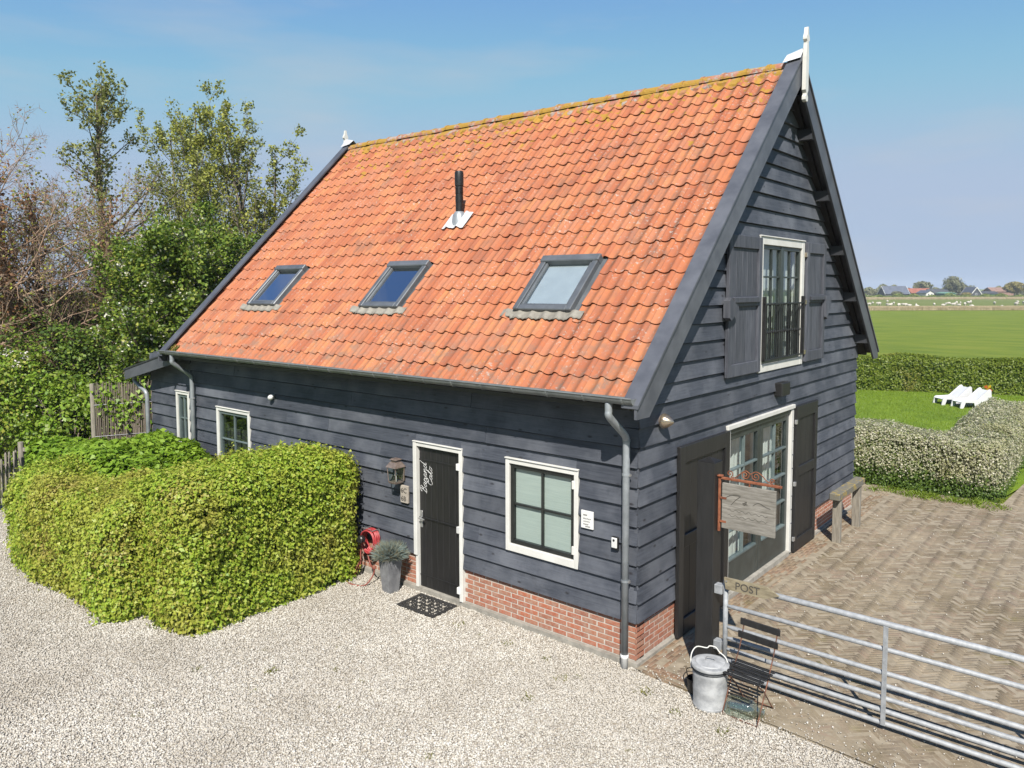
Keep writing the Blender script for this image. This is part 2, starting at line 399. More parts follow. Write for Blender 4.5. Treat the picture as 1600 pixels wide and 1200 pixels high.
leaf_mat('mid_leaf', [(0.088, 0.144, 0.018), (0.135, 0.204, 0.024), (0.196, 0.246, 0.036), (0.121, 0.180, 0.019)])
leaf_mat('spring_leaf', [(0.213, 0.237, 0.033), (0.288, 0.300, 0.044), (0.250, 0.263, 0.055), (0.163, 0.200, 0.028), (0.338, 0.325, 0.050)])
leaf_mat('olive_leaf', [(0.149, 0.162, 0.039), (0.216, 0.230, 0.055), (0.176, 0.189, 0.050), (0.115, 0.135, 0.033)])
leaf_mat('brown_leaf', [(0.230, 0.109, 0.048), (0.310, 0.161, 0.072), (0.172, 0.086, 0.042), (0.265, 0.149, 0.078)])
leaf_mat('blossom', [(0.434, 0.420, 0.336), (0.504, 0.490, 0.406), (0.462, 0.462, 0.364)], trans=0.15)
leaf_mat('pink_blossom', [(0.504, 0.434, 0.420), (0.546, 0.504, 0.490), (0.518, 0.462, 0.462)], trans=0.15)
leaf_mat('far_hedge_leaf', [(0.072, 0.112, 0.010), (0.120, 0.165, 0.014), (0.160, 0.195, 0.021), (0.096, 0.135, 0.011)], patch=((0.184, 0.150, 0.035), 0.5, 0.56, 0.75))
leaf_mat('pale_leaf', [(0.36, 0.335, 0.235), (0.46, 0.435, 0.335), (0.15, 0.185, 0.045), (0.42, 0.39, 0.29), (0.11, 0.15, 0.035), (0.50, 0.475, 0.385), (0.20, 0.22, 0.08), (0.30, 0.275, 0.16)], patch=((0.28, 0.27, 0.12), 0.7, 0.55, 0.75))
leaf_mat('grass_blade', [(0.090, 0.145, 0.011), (0.135, 0.198, 0.015), (0.165, 0.224, 0.019), (0.112, 0.165, 0.012)])
leaf_mat('fescue', [(0.144, 0.186, 0.174), (0.198, 0.240, 0.222), (0.228, 0.198, 0.120), (0.168, 0.216, 0.204)])
leaf_mat('dry_reed', [(0.248, 0.204, 0.123), (0.310, 0.258, 0.162), (0.279, 0.234, 0.151)], trans=0.1)
leaf_mat('far_tree_leaf', [(0.137, 0.150, 0.072), (0.189, 0.185, 0.088), (0.158, 0.160, 0.088), (0.116, 0.130, 0.066)])
leaf_mat('far_tree_gold', [(0.208, 0.176, 0.048), (0.248, 0.208, 0.060), (0.176, 0.160, 0.048)])
leaf_mat('moss_tuft', [(0.120, 0.132, 0.024), (0.168, 0.156, 0.030), (0.090, 0.108, 0.018)])

def glass_mat(name, tint, refl=0.10):
    m, t, b = new_mat(name)
    out = t.nodes['Material Output']
    tr = nd(t, 'ShaderNodeBsdfTransparent')
    tr.inputs[0].default_value = (*tint, 1)
    gl = nd(t, 'ShaderNodeBsdfGlossy')
    gl.inputs['Roughness'].default_value = 0.015
    fr = nd(t, 'ShaderNodeLayerWeight')               # same from both sides of the pane
    fr.inputs['Blend'].default_value = 0.5
    pw = nd(t, 'ShaderNodeMath', operation='POWER')
    pw.inputs[1].default_value = 5.0
    t.links.new(fr.outputs['Facing'], pw.inputs[0])
    mu = nd(t, 'ShaderNodeMath', operation='MULTIPLY_ADD')
    mu.inputs[1].default_value = 0.9
    mu.inputs[2].default_value = refl + 0.04
    t.links.new(pw.outputs[0], mu.inputs[0])
    cl = nd(t, 'ShaderNodeClamp')
    t.links.new(mu.outputs[0], cl.inputs[0])
    mx = nd(t, 'ShaderNodeMixShader')
    t.links.new(cl.outputs[0], mx.inputs[0])
    t.links.new(tr.outputs[0], mx.inputs[1])
    t.links.new(gl.outputs[0], mx.inputs[2])
    t.links.new(mx.outputs[0], out.inputs['Surface'])
    MATS[name] = m
glass_mat('glass', (0.86, 0.92, 0.90), 0.02)
glass_mat('glass_mirror', (0.80, 0.86, 0.86), 0.10)
glass_mat('glass_pale', (0.86, 0.93, 0.95), 0.30)
glass_mat('glass_sky', (0.78, 0.86, 0.90), 0.62)
glass_mat('bottle_glass', (0.80, 0.88, 0.83), 0.14)

def pebble_mat():
    m, t, b = new_mat('pebble')
    ge = nd(t, 'ShaderNodeNewGeometry')
    c = ramp(t, ge.outputs['Random Per Island'], [(0, (0.293, 0.264, 0.221)), (0.14, (0.413, 0.386, 0.337)), (0.34, (0.478, 0.456, 0.409)), (0.52, (0.359, 0.324, 0.265)), (0.66, (0.266, 0.237, 0.200)), (0.80, (0.507, 0.488, 0.447)), (0.92, (0.379, 0.353, 0.317)), (1, (0.200, 0.171, 0.139))])
    gp0 = ge.outputs['Position']
    c = mixc(t, ramp(t, noise(t, gp0, 0.55, 5, 0.6), [(0.40, (0, 0, 0)), (0.68, (0.55, 0.55, 0.55))]), c, (0.215, 0.185, 0.145))
    c = mixc(t, ramp(t, noise(t, gp0, 0.45, 3, 0.5), [(0.52, (0, 0, 0)), (0.72, (0.5, 0.5, 0.5))]), c, (0.46, 0.43, 0.38))
    t.links.new(c, b.inputs['Base Color'])
    b.inputs['Roughness'].default_value = 0.8
    MATS['pebble'] = m
    m, t, b = new_mat('gravel_bed')
    p = nd(t, 'ShaderNodeNewGeometry').outputs['Position']
    vo = nd(t, 'ShaderNodeTexVoronoi')
    vo.inputs['Scale'].default_value = 55
    t.links.new(p, vo.inputs['Vector'])
    sx = nd(t, 'ShaderNodeSeparateColor')
    t.links.new(vo.outputs['Color'], sx.inputs[0])
    c = ramp(t, sx.outputs[0], [(0, (0.218, 0.186, 0.146)), (0.4, (0.354, 0.316, 0.265)), (1, (0.438, 0.404, 0.341))])
    c = mixc(t, ramp(t, noise(t, p, 0.9, 4), [(0.4, (0, 0, 0)), (0.7, (0.5, 0.5, 0.5))]), c, (0.24, 0.215, 0.165))
    t.links.new(c, b.inputs['Base Color'])
    b.inputs['Roughness'].default_value = 0.95
    bump(t, b, vo.outputs['Distance'], 0.9, 0.02)
    MATS['gravel_bed'] = m
pebble_mat()
def grass_ground(name, cols, scale, streak=None):
    m, t, b = new_mat(name)
    p = nd(t, 'ShaderNodeNewGeometry').outputs['Position']
    mp = nd(t, 'ShaderNodeMapping')
    mp.inputs['Rotation'].default_value = (0, 0, -YAW)
    mp.inputs['Scale'].default_value = streak or (1, 1, 1)
    t.links.new(p, mp.inputs['Vector'])
    f = noise(t, mp.outputs[0], scale, 7, 0.65)
    c = ramp(t, f, [(0.3 + 0.4 * i / (len(cols) - 1), k) for i, k in enumerate(cols)])
    c = mixc(t, ramp(t, noise(t, p, 14, 6, 0.75), [(0.35, (0, 0, 0)), (0.7, (0.4, 0.4, 0.4))]), c, mixc(t, 0.5, c, (0.04, 0.08, 0.01)))
    t.links.new(c, b.inputs['Base Color'])
    b.inputs['Roughness'].default_value = 0.9
    b.inputs['Specular IOR Level'].default_value = 0.2
    bump(t, b, noise(t, p, 9, 8, 0.8), 0.6, 0.12)
    MATS[name] = m
grass_ground('field_grass', [(0.079, 0.118, 0.010), (0.104, 0.143, 0.012), (0.133, 0.167, 0.016), (0.167, 0.178, 0.028)], 0.35, (0.5, 1.2, 1))
grass_ground('pasture_grass', [(0.086, 0.114, 0.026), (0.119, 0.141, 0.034), (0.145, 0.156, 0.047)], 0.05, (0.15, 1.0, 1))
grass_ground('lawn_grass', [(0.084, 0.140, 0.011), (0.122, 0.191, 0.013), (0.160, 0.232, 0.017)], 0.8)
grass_ground('earth', [(0.06, 0.055, 0.03), (0.10, 0.09, 0.05), (0.09, 0.12, 0.03)], 1.2)

# ------------------------------------------------------------------ mesh helpers
class MB:
    def __init__(self):
        self.v, self.f = [], []
    def add(self, vs, fs):
        o = len(self.v)
        self.v += [tuple(p) for p in vs]
        self.f += [tuple(i + o for i in q) for q in fs]
        return self
    def box(self, x0, x1, y0, y1, z0, z1):
        return self.add([(x0, y0, z0), (x1, y0, z0), (x1, y1, z0), (x0, y1, z0), (x0, y0, z1), (x1, y0, z1), (x1, y1, z1), (x0, y1, z1)],
                        [(0, 3, 2, 1), (4, 5, 6, 7), (0, 1, 5, 4), (1, 2, 6, 5), (2, 3, 7, 6), (3, 0, 4, 7)])
    def bbox(self, x0, x1, y0, y1, z0, z1, c=0.004):
        """box with chamfered edges"""
        c = min(c, (x1 - x0) * .3, (y1 - y0) * .3, (z1 - z0) * .3)
        import bmesh
        bm = bmesh.new()
        bmesh.ops.create_cube(bm, size=1)
        for v in bm.verts:
            v.co = Vector(((x0 + x1) / 2 + v.co.x * (x1 - x0), (y0 + y1) / 2 + v.co.y * (y1 - y0), (z0 + z1) / 2 + v.co.z * (z1 - z0)))
        bmesh.ops.bevel(bm, geom=bm.edges[:], offset=c, segments=1, affect='EDGES')
        bm.verts.index_update()
        self.add([v.co for v in bm.verts], [[v.index for v in f.verts] for f in bm.faces])
        bm.free()
        return self
    def prism(self, poly, axis, a, b):
        """poly in the two other axes (in x,y,z order), pushed along axis from a to b"""
        n = len(poly)
        def P(q, s):
            q = list(q)
            q.insert('xyz'.index(axis), s)
            return tuple(q)
        vs = [P(q, a) for q in poly] + [P(q, b) for q in poly]
        fs = [tuple(range(n))[::-1], tuple(range(n, 2 * n))] + [(i, (i + 1) % n, n + (i + 1) % n, n + i) for i in range(n)]
        return self.add(vs, fs)
    def tube(self, pts, r, sides=8, caps=True):
        pts = [Vector(p) for p in pts]
        n = len(pts)
        rs = r if isinstance(r, (list, tuple)) else [r] * n
        o = len(self.v)
        ref = None
        for i, p in enumerate(pts):
            d = (pts[min(i + 1, n - 1)] - pts[max(i - 1, 0)])
            if d.length < 1e-9:
                d = Vector((0, 0, 1))
            d.normalize()
            if ref is None:
                ref = d.orthogonal().normalized()
            else:
                ref = (ref - d * ref.dot(d))
                ref = ref.normalized() if ref.length > 1e-6 else d.orthogonal().normalized()
            b = d.cross(ref)
            for k in range(sides):
                a = 2 * math.pi * k / sides
                self.v.append(tuple(p + (ref * math.cos(a) + b * math.sin(a)) * rs[i]))
        for i in range(n - 1):
            for k in range(sides):
                k2 = (k + 1) % sides
                self.f.append((o + i * sides + k, o + i * sides + k2, o + (i + 1) * sides + k2, o + (i + 1) * sides + k))
        if caps:
            self.f.append(tuple(o + k for k in range(sides))[::-1])
            self.f.append(tuple(o + (n - 1) * sides + k for k in range(sides)))
        return self
    def lathe(self, prof, sides=24, c=(0, 0, 0)):
        o = len(self.v)
        for r, z in prof:
            for k in range(sides):
                a = 2 * math.pi * k / sides
                self.v.append((c[0] + r * math.cos(a), c[1] + r * math.sin(a), c[2] + z))
        for i in range(len(prof) - 1):
            for k in range(sides):
                k2 = (k + 1) % sides
                self.f.append((o + i * sides + k, o + i * sides + k2, o + (i + 1) * sides + k2, o + (i + 1) * sides + k))
        return self
    def build(self, name, mat, parent=None, smooth=False, xf=None, loc=None):
        me = bpy.data.meshes.new(name)
        vs = self.v if xf is None else [tuple(xf @ Vector(p)) for p in self.v]
        me.from_pydata(vs, [], self.f)
        me.materials.append(MATS[mat])
        if smooth:
            me.polygons.foreach_set('use_smooth', [True] * len(me.polygons))
        me.update()
        o = bpy.data.objects.new(name, me)
        COL.objects.link(o)
        if parent is not None:
            o.parent = parent
        if loc is not None:
            o.location = loc
        return o
def autosmooth(o, ang=40):
    me = o.data
    me.polygons.foreach_set('use_smooth', [True] * len(me.polygons))
    try:
        me.set_sharp_from_angle(angle=R(ang))
    except Exception:
        pass
    return o
def np_mesh(name, verts, nper, mat, parent=None, smooth=False, faces=None):
    """many polygons of nper corners each, given as (N*nper,3); or verts with an (M,k) face array"""
    verts = np.ascontiguousarray(verts, dtype=np.float32)
    me = bpy.data.meshes.new(name)
    if faces is None:
        n = len(verts) // nper
        idx = np.arange(n * nper, dtype=np.int32)
        k = nper
    else:
        faces = np.ascontiguousarray(faces, dtype=np.int32)
        n, k = faces.shape
        idx = faces.reshape(-1)
    me.vertices.add(len(verts))
    me.vertices.foreach_set('co', verts.reshape(-1))
    me.loops.add(n * k)
    me.loops.foreach_set('vertex_index', idx)
    me.polygons.add(n)
    me.polygons.foreach_set('loop_start', np.arange(0, n * k, k, dtype=np.int32))
    me.polygons.foreach_set('loop_total', np.full(n, k, dtype=np.int32))
    if smooth:
        me.polygons.foreach_set('use_smooth', np.ones(n, dtype=bool))
    me.update(calc_edges=True)
    me.materials.append(MATS[mat])
    o = bpy.data.objects.new(name, me)
    COL.objects.link(o)
    if parent is not None:
        o.parent = parent
    return o
def link(o, parent=None):
    COL.objects.link(o)
    if parent is not None:
        o.parent = parent
    return o
def tag(o, label=None, cat=None, group=None, kind=None):
    for k, v in (('label', label), ('category', cat), ('group', group), ('kind', kind)):
        if v:
            o[k] = v
    return o
def empty(name, label, cat, loc=(0, 0, 0), rz=0.0, group=None):
    o = bpy.data.objects.new(name, None)
    o.empty_display_size = 0.2
    o.location = loc
    o.rotation_euler = (0, 0, rz)
    COL.objects.link(o)
    return tag(o, label, cat, group)
def text_mesh(name, body, size, mat, parent, mtx, depth=0.002, shear=0.0, align='LEFT'):
    cu = bpy.data.curves.new(name, 'FONT')
    cu.body = body
    cu.size = size
    cu.extrude = depth
    cu.shear = shear
    cu.align_x = align
    tmp = bpy.data.objects.new(name + '_tmp', cu)
    COL.objects.link(tmp)
    dg = bpy.context.evaluated_depsgraph_get()
    dg.update()
    me = bpy.data.meshes.new_from_object(tmp.evaluated_get(dg))
    bpy.data.objects.remove(tmp)
    me.transform(mtx)
    me.materials.clear()
    me.materials.append(MATS[mat])
    o = bpy.data.objects.new(name, me)
    return link(o, parent)
def catmull(pts, n=5):
    pts = [Vector(p) for p in pts]
    q = [pts[0]] + pts + [pts[-1]]
    out = []
    for i in range(1, len(q) - 2):
        for k in range(n):
            s = k / n
            a, b, c, d = q[i - 1], q[i], q[i + 1], q[i + 2]
            out.append(0.5 * ((2 * b) + (c - a) * s + (2 * a - 5 * b + 4 * c - d) * s * s + (3 * b - a - 3 * c + d) * s ** 3))
    out.append(pts[-1])
    return out

# ------------------------------------------------------------------ the ground
Z_GRAVEL, Z_PAVE, Z_LAWN = -0.07, -0.045, -0.085
def sheet(name, poly, z, mat, sub=None):
    mb = MB()
    mb.add([(x, y, z) for x, y in poly], [tuple(range(len(poly)))])
    o = mb.build(name, mat)
    return tag(o, kind='structure')
sheet('ground', [(-3000, -3000), (3000, -3000), (3000, 3000), (-3000, 3000)], -0.16, 'field_grass')
sheet('earth', [(-40, -6), (-10.2, -6), (-10.2, 3), (-9, 9), (-12, 30), (-40, 30)], -0.115, 'earth')
sheet('gravel_yard', [(-16, -14), (14, -14), (14, 0.25), (0.10, 0.25), (0.10, 0.05), (-5.6, 0.05), (-5.6, -0.4), (-9.6, -2.6), (-16, -1.9)], Z_GRAVEL, 'gravel_bed')
sheet('lawn', [(-14, 8.3), (2.2, 11.2), (3.2, 18), (6, 31.0), (-14, 24.5)], Z_LAWN, 'lawn_grass')
paving = sheet('courtyard_paving', [(0.02, -0.06), (0.5, -0.10), (2.6, -0.24), (9, -0.30), (9, 16), (2.6, 16), (2.35, 12), (2.25, 10.3), (-0.6, 10.3), (-0.6, 8.3), (0.02, 8.3)], Z_PAVE - 0.0008, 'paving_joint')

# ------------------------------------------------------------------ the house
L0, W = -9.85, 8.18              # far gable wall at x = L0, width along y
XN, XF = 0.266, -10.17           # outer faces of the barge boards
house = empty('barn_house', 'black weatherboarded barn house with steep orange tiled roof and red brick plinth', 'house')
MF = Matrix(((1, 0, 0, 0), (0, -1, 0, 0), (0, 0, 1, 0), (0, 0, 0, 1)))      # (along, out, z) -> front wall
MG = Matrix(((0, 1, 0, 0), (1, 0, 0, 0), (0, 0, 1, 0), (0, 0, 0, 1)))       # (along, out, z) -> gable wall
PITCHZ = 0.2222
Z0 = 0.455
KU = 3.20                         # underside of the roof: z = y + KU

def plank(parent, xf, mat, lo, hi, z0, z1, zc0, zc1, ledge=0.036):
    """lo/hi: functions of z giving the ends"""
    a0, a1 = min(lo(z0), lo(z1)), max(hi(z0), hi(z1))
    n = max(2, int((a1 - a0) / 0.8) + 1)
    jb = random.uniform(-0.003, 0.004)
    vs, fs = [], []
    def out(z):
        s = (z - zc0) / (zc1 - zc0)
        return ledge * (1 - s) + 0.003 * s
    for i in range(n):
        s = i / (n - 1)
        dz = random.uniform(-0.004, 0.004) if z0 == zc0 else 0
        do = jb + random.uniform(-0.002, 0.002)
        xb = lo(z0) * (1 - s) + hi(z0) * s
        xt = lo(z1) * (1 - s) + hi(z1) * s
        zt_ = z1 - 0.013 if z1 == zc1 else z1
        vs += [(xb, out(z0) + do, z0 + dz), (xt, out(z1) + do * .3, zt_), (xt, -0.03, zt_), (xb, -0.03, z0 + dz)]
    for i in range(n - 1):
        b = 4 * i
        for k in range(4):
            k2 = (k + 1) % 4
            fs.append((b + k, b + k2, b + 4 + k2, b + 4 + k))
    fs += [(0, 1, 2, 3), tuple(4 * (n - 1) + k for k in (3, 2, 1, 0))]
    MB().add(vs, fs).build('plank', mat, parent, xf=xf)

def clad(parent, xf, mat, z_top, lo, hi, openings, cuts, zb=Z0, pitch=PITCHZ):
    k = 0
    while zb + k * pitch < z_top - 0.02:
        zc0, zc1 = zb + k * pitch, zb + (k + 1) * pitch
        zt = min(zc1, z_top)
        ops = [o for o in openings if o[2] < zt - 0.01 and o[3] > zc0 + 0.01]
        levels = sorted({zc0, zt} | {z for o in ops for z in o[2:4] if zc0 + 0.01 < z < zt - 0.01})
        cl = cuts(k)
        # whole-height pieces beside openings, part-height pieces above and below them
        cover = [(o[0], o[1]) for o in ops]
        pos = [None]
        ends = sorted(cover)
        cur = None
        segs = []
        left = lo
        for (s, e) in ends:
            segs.append((left, (lambda z, s=s: s)))
            left = (lambda z, e=e: e)
        segs.append((left, hi))
        for (fa, fb) in segs:
            zm = (zc0 + zt) / 2
            A, B = fa(zm), fb(zm)
            if B - A < 0.02:
                continue
            cc = [c for c in cl if A + 0.25 < c < B - 0.25]
            l = fa
            for c in cc:
                plank(parent, xf, mat, l, (lambda z, c=c: c - 0.0015), zc0, zt, zc0, zc1)
                l = (lambda z, c=c: c + 0.0015)
            plank(parent, xf, mat, l, fb, zc0, zt, zc0, zc1)
        for o in ops:
            if o[2] > zc0 + 0.02:
                plank(parent, xf, mat, (lambda z, o=o: o[0]), (lambda z, o=o: o[1]), zc0, o[2], zc0, zc1)
            if o[3] < zt - 0.02:
                plank(parent, xf, mat, (lambda z, o=o: o[0]), (lambda z, o=o: o[1]), o[3], zt, zc0, zc1)
        k += 1

def wall_panel(name, xf, rects, mat='far_black', t0=-0.20, t1=-0.031):
    mb = MB()
    for r in rects:
        if len(r) == 4:
            mb.box(r[0], r[1], t0, t1, r[2], r[3])
        else:
            mb.prism([(q[0], q[1]) for q in r], 'y', t0, t1)
    return mb.build(name, mat, house, xf=xf)

# openings: along0, along1, z0, z1 (hole, a little smaller than the frame)
FO = [(-3.57, -2.69, -0.1, 2.05), (-1.85, -0.82, 0.95, 2.05), (-8.87, -7.85, 0.93, 2.03)]
GO = [(3.32, 5.00, 3.06, 4.91), (2.33, 4.74, -0.1, 2.33)]
def rects_with_holes(a0, a1, z0, z1, holes):
    xs = sorted({a0, a1} | {h[0] for h in holes} | {h[1] for h in holes})
    out = []
    for i in range(len(xs) - 1):
        s, e = xs[i], xs[i + 1]
        zs = [(z0, z1)]
        for h in holes:
            if h[0] <= s + 1e-6 and h[1] >= e - 1e-6:
                nz = []
                for (p, q) in zs:
                    if h[2] > p:
                        nz.append((p, min(q, h[2])))
                    if h[3] < q:
                        nz.append((max(p, h[3]), q))
                zs = nz
        out += [(s, e, p, q) for p, q in zs]
    return out
front_wall = wall_panel('front_wall', MF, rects_with_holes(L0, -0.031, -0.3, 3.18, FO))
gable_rects = rects_with_holes(0.03, W - 0.03, -0.3, 3.18, [o for o in GO if o[2] < 3.0] + [(3.32, 5.00, 3.06, 3.3)])
gable_rects += [((0.03, 3.181), (3.319, 3.181), (3.319, 6.45)), ((5.001, 3.181), (W - 0.03, 3.181), (5.001, 6.30)), ((3.32, 4.911), (5.0, 4.911), (5.0, 6.30), (4.09, 7.22), (3.32, 6.45))]
gable_wall = wall_panel('gable_wall', MG, gable_rects)
MB().box(L0 + .031, L0 + .2, .05, W - .05, -.3, 3.2).build('far_gable_wall', 'far_black', house)
MB().prism([(.05, 3.201), (W - .05, 3.201), (W / 2, 7.2)], 'x', L0 + .031, L0 + .2).build('far_gable_top', 'far_black', house)
MB().box(L0, -0.03, W - .2, W, -.3, 3.2).build('back_wall', 'far_black', house)

fcuts = lambda k: [random.uniform(-9.0, -6.2), random.uniform(-6.0, -3.9) if k % 2 else random.uniform(-2.6, -1.9)] if k % 3 else [random.uniform(-5.5, -4.2)]
clad(front_wall, MF, 'siding_front', 3.16, lambda z: L0, lambda z: 0.012, FO, fcuts)
ylo = lambda z: max(-0.012, z - KU)
yhi = lambda z: min(W + 0.012, W - (z - KU))
gcuts = lambda k: [random.uniform(1.2, 7.0)] if k % 3 == 0 and k < 13 else []
clad(gable_wall, MG, 'siding_gable', 7.12, ylo, yhi, GO, gcuts)

# ---- brick plinth and concrete footing
plinths = []
for a, c in ((L0, -3.60), (-2.66, -0.0145)):
    plinths.append(MB().box(a, c, 0.0145, 0.2, -0.25, Z0 - 0.002).build('brick_plinth', 'mortar', house))
for a, c in ((0.015, 2.29), (4.78, W)):
    plinths.append(MB().box(-0.2, -0.0145, a, c, -0.25, Z0 - 0.002).build('brick_plinth', 'mortar', house))
BL, BH, BP = 0.205, 0.0515, 0.065
def brick_mesh(l, d=0.0045):
    mb = MB()
    c = 0.003
    o = [(0, 0), (l, 0), (l, BH), (0, BH)]
    i = [(c, c), (l - c, c), (l - c, BH - c), (c, BH - c)]
    vs = [(x, 0, z) for x, z in o] + [(x, d * .75, z) for x, z in o] + [(x, d, z) for x, z in i]
    fs = [(4 + k, 4 + (k + 1) % 4, 8 + (k + 1) % 4, 8 + k) for k in range(4)] + [(k, (k + 1) % 4, 4 + (k + 1) % 4, 4 + k) for k in range(4)] + [(8, 9, 10, 11)]
    mb.add(vs, fs)
    me = bpy.data.meshes.new('brick')
    me.from_pydata(mb.v, [], mb.f)
    me.materials.append(MATS['brick'])
    return me
BM = {}
def brick(l, x, y, z, rz, plinth=None):
    l = round(l, 2)
    if l < 0.03:
        return
    if l not in BM:
        BM[l] = brick_mesh(l)
    o = bpy.data.objects.new('brick', BM[l])
    o.location = (x, y, z)
    o.rotation_euler = (0, 0, rz)
    link(o, plinth)
for k in range(7):
    z = 0.006 + k * BP
    # front: from the corner leftwards; brick local +y points out (-Y of the world) -> turned by 180 degrees
    for a, c in ((-5.1, -3.61), (-2.65, 0.0)):
        x = c
        if c == 0.0:
            x = 0.0 if k % 2 else -0.105 + 0.0
            if k % 2 == 0:
                brick(0.103, 0.0 - 0.001, 0.0145, z, math.pi, plinths[1])
        else:
            x = c - (0.105 if k % 2 else 0)
            if k % 2:
                brick(0.10, c, 0.0145, z, math.pi, plinths[0])
        while x - 0.03 > a:
            l = min(BL, x - a)
            brick(l, x - 0.001, 0.0145, z, math.pi, plinths[1 if c == 0.0 else 0])
            x -= BL + 0.014
    for a, c in ((0.0, 2.28), (4.79, W)):
        y = a + (0.105 if (k % 2 == (0 if a == 0.0 else 1)) and a > 0 or (k % 2 and a == 0.0) else 0)
        if y > a:
            brick(0.10, -0.0145, a + 0.101, z, -math.pi / 2, plinths[2 if a == 0.0 else 3])
        while y + 0.03 < c:
            l = min(BL, c - y)
            brick(l, -0.0145, y + l, z, -math.pi / 2, plinths[2 if a == 0.0 else 3])
            y += BL + 0.014
mb = MB()
for a, c in ((L0, -0.05 + 0.09),):
    mb.box(a, c, -0.045, 0.1, -0.3, -0.004)
mb.box(-0.1, 0.035, 0.1005, W, -0.3, -0.012)
mb.build('concrete_footing', 'concrete', house)

# ---- roof
KT = 3.335                                   # deck top plane z = y + KT
RX0, RX1 = -10.09, 0.10
YR = W / 2
s45 = math.sqrt(0.5)
mb = MB()
mb.prism([(-0.36, -0.36 + KT), (YR, YR + KT), (W + 0.36, -0.36 + KT), (W + 0.36, -0.36 + KT - 0.05), (W + 0.28, -0.28 + KT - 0.13), (YR, YR + KT - 0.13), (-0.28, -0.28 + KT - 0.13), (-0.36, -0.36 + KT - 0.05)], 'x', RX0, RX1)
roof = mb.build('roof', 'brown_black', house)
NC = 47
TP = (RX1 + 0.005 - RX0) / NC                  # column pitch
TS = 0.2828                                   # row pitch along the slope
def tile_profile(t):
    if t < 0.64:
        return 0.020 * abs(2 * t / 0.64 - 1) ** 1.8
    return 0.020 + 0.026 * max(0.0, math.sin(math.pi * (t - 0.64) / 0.36)) ** 0.7
def tile_geo():
    n = 11
    ts = [0, .1, .22, .34, .46, .56, .64, .72, .82, .92, 1.0, 1.045]
    ln = TS + 0.055
    vs, fs = [], []
    for t in ts:
        h = tile_profile(min(t, 1.0)) - (0.012 if t > 1 else 0)
        bow = -0.007 * math.sin(math.pi * min(1, max(0, t / 0.66))) if t < .66 else 0.0
        x = t * TP
        vs += [(x, bow, h + 0.024), (x, ln * .5, h + 0.013), (x, ln, h), (x, bow + 0.003, h + 0.010)]
    m = len(ts)
    for i in range(m - 1):
        a, b = 4 * i, 4 * (i + 1)
        fs += [(a, b, b + 1, a + 1), (a + 1, b + 1, b + 2, a + 2), (a + 3, b + 3, b, a)]
    fs += [(0, 1, 3), (4 * (m - 1), 4 * (m - 1) + 3, 4 * (m - 1) + 1)]
    return vs, fs
tv, tf = tile_geo()
def tile_uv(me):
    uv = me.uv_layers.new(name='UVMap')
    n_ = len(tv)
    idx = np.zeros(len(me.loops), dtype=np.int32)
    me.loops.foreach_get('vertex_index', idx)
    q = np.array(tv)[idx % n_]
    uv.data.foreach_set('uv', np.stack([q[:, 0] / TP, q[:, 1] / TS], 1).astype(np.float32).reshape(-1))
tile_me = bpy.data.meshes.new('roof_tile')
tile_me.from_pydata(tv, [], tf)
tile_me.materials.append(MATS['roof_tile'])
tile_uv(tile_me)
tile_me.polygons.foreach_set('use_smooth', [True] * len(tile_me.polygons))
tile_me.set_sharp_from_angle(angle=R(50))
SKY = [(-8.67, -7.77), (-5.42, -4.50), (-2.22, -1.28)]
SKY_Y0, SKY_Y1 = 0.54, 1.245
spots = []
for r in range(22):
    for c in range(NC):
        x = RX0 + c * TP
        y0 = -0.345 + r * 0.2
        xc, yc = x + TP / 2, y0 + 0.1
        if any(a - 0.02 < xc < b + 0.02 and SKY_Y0 - 0.07 < yc < SKY_Y1 + 0.03 for a, b in SKY):
            continue
        if y0 > 3.97:
            continue
        cs = (CAM - Vector((xc, yc, yc + 3.4))).length
        spots.append((cs, x, y0))
spots.sort()
def tile_mtx(x, y0, mirror=False):
    j = Matrix.Rotation(random.gauss(0, 0.008), 4, 'Z') @ Matrix.Rotation(random.gauss(0, 0.010), 4, 'X')
    o = Vector((x + random.gauss(0, .002), y0 + random.gauss(0, 0.003), 0))
    o.z = o.y + KT + 0.012 + random.gauss(0, 0.002)
    return Matrix.Translation(o) @ Matrix.Rotation(R(45), 4, 'X') @ j
for (d, x, y0) in spots[:300]:
    o = bpy.data.objects.new('roof_tile', tile_me)
    o.matrix_world = tile_mtx(x, y0)
    link(o, roof)
def joined_tiles(name, mats4):
    base = np.array(tv)
    allv = np.concatenate([np.array(M)[:3, :3] @ base.T + np.array(M)[:3, 3:4] for M in mats4], axis=1).T
    quads = np.array([q if len(q) == 4 else (q[0], q[1], q[2], q[2]) for q in tf if len(q) == 4])
    nv = len(base)
    F = np.concatenate([quads + i * nv for i in range(len(mats4))])
    o = np_mesh(name, allv, 4, 'roof_tile', roof, True, F)
    tile_uv(o.data)
    o.data.set_sharp_from_angle(angle=R(50))
    return tag(o, kind='stuff')
joined_tiles('upper_roof_tiles', [tile_mtx(x, y0) for d, x, y0 in spots[300:]])
flip = Matrix.Translation((RX0 + RX1, W, 0)) @ Matrix.Rotation(math.pi, 4, 'Z')
joined_tiles('back_roof_tiles', [flip @ tile_mtx(RX0 + c * TP, -0.345 + r * 0.2) for r in range(22) for c in range(NC)])
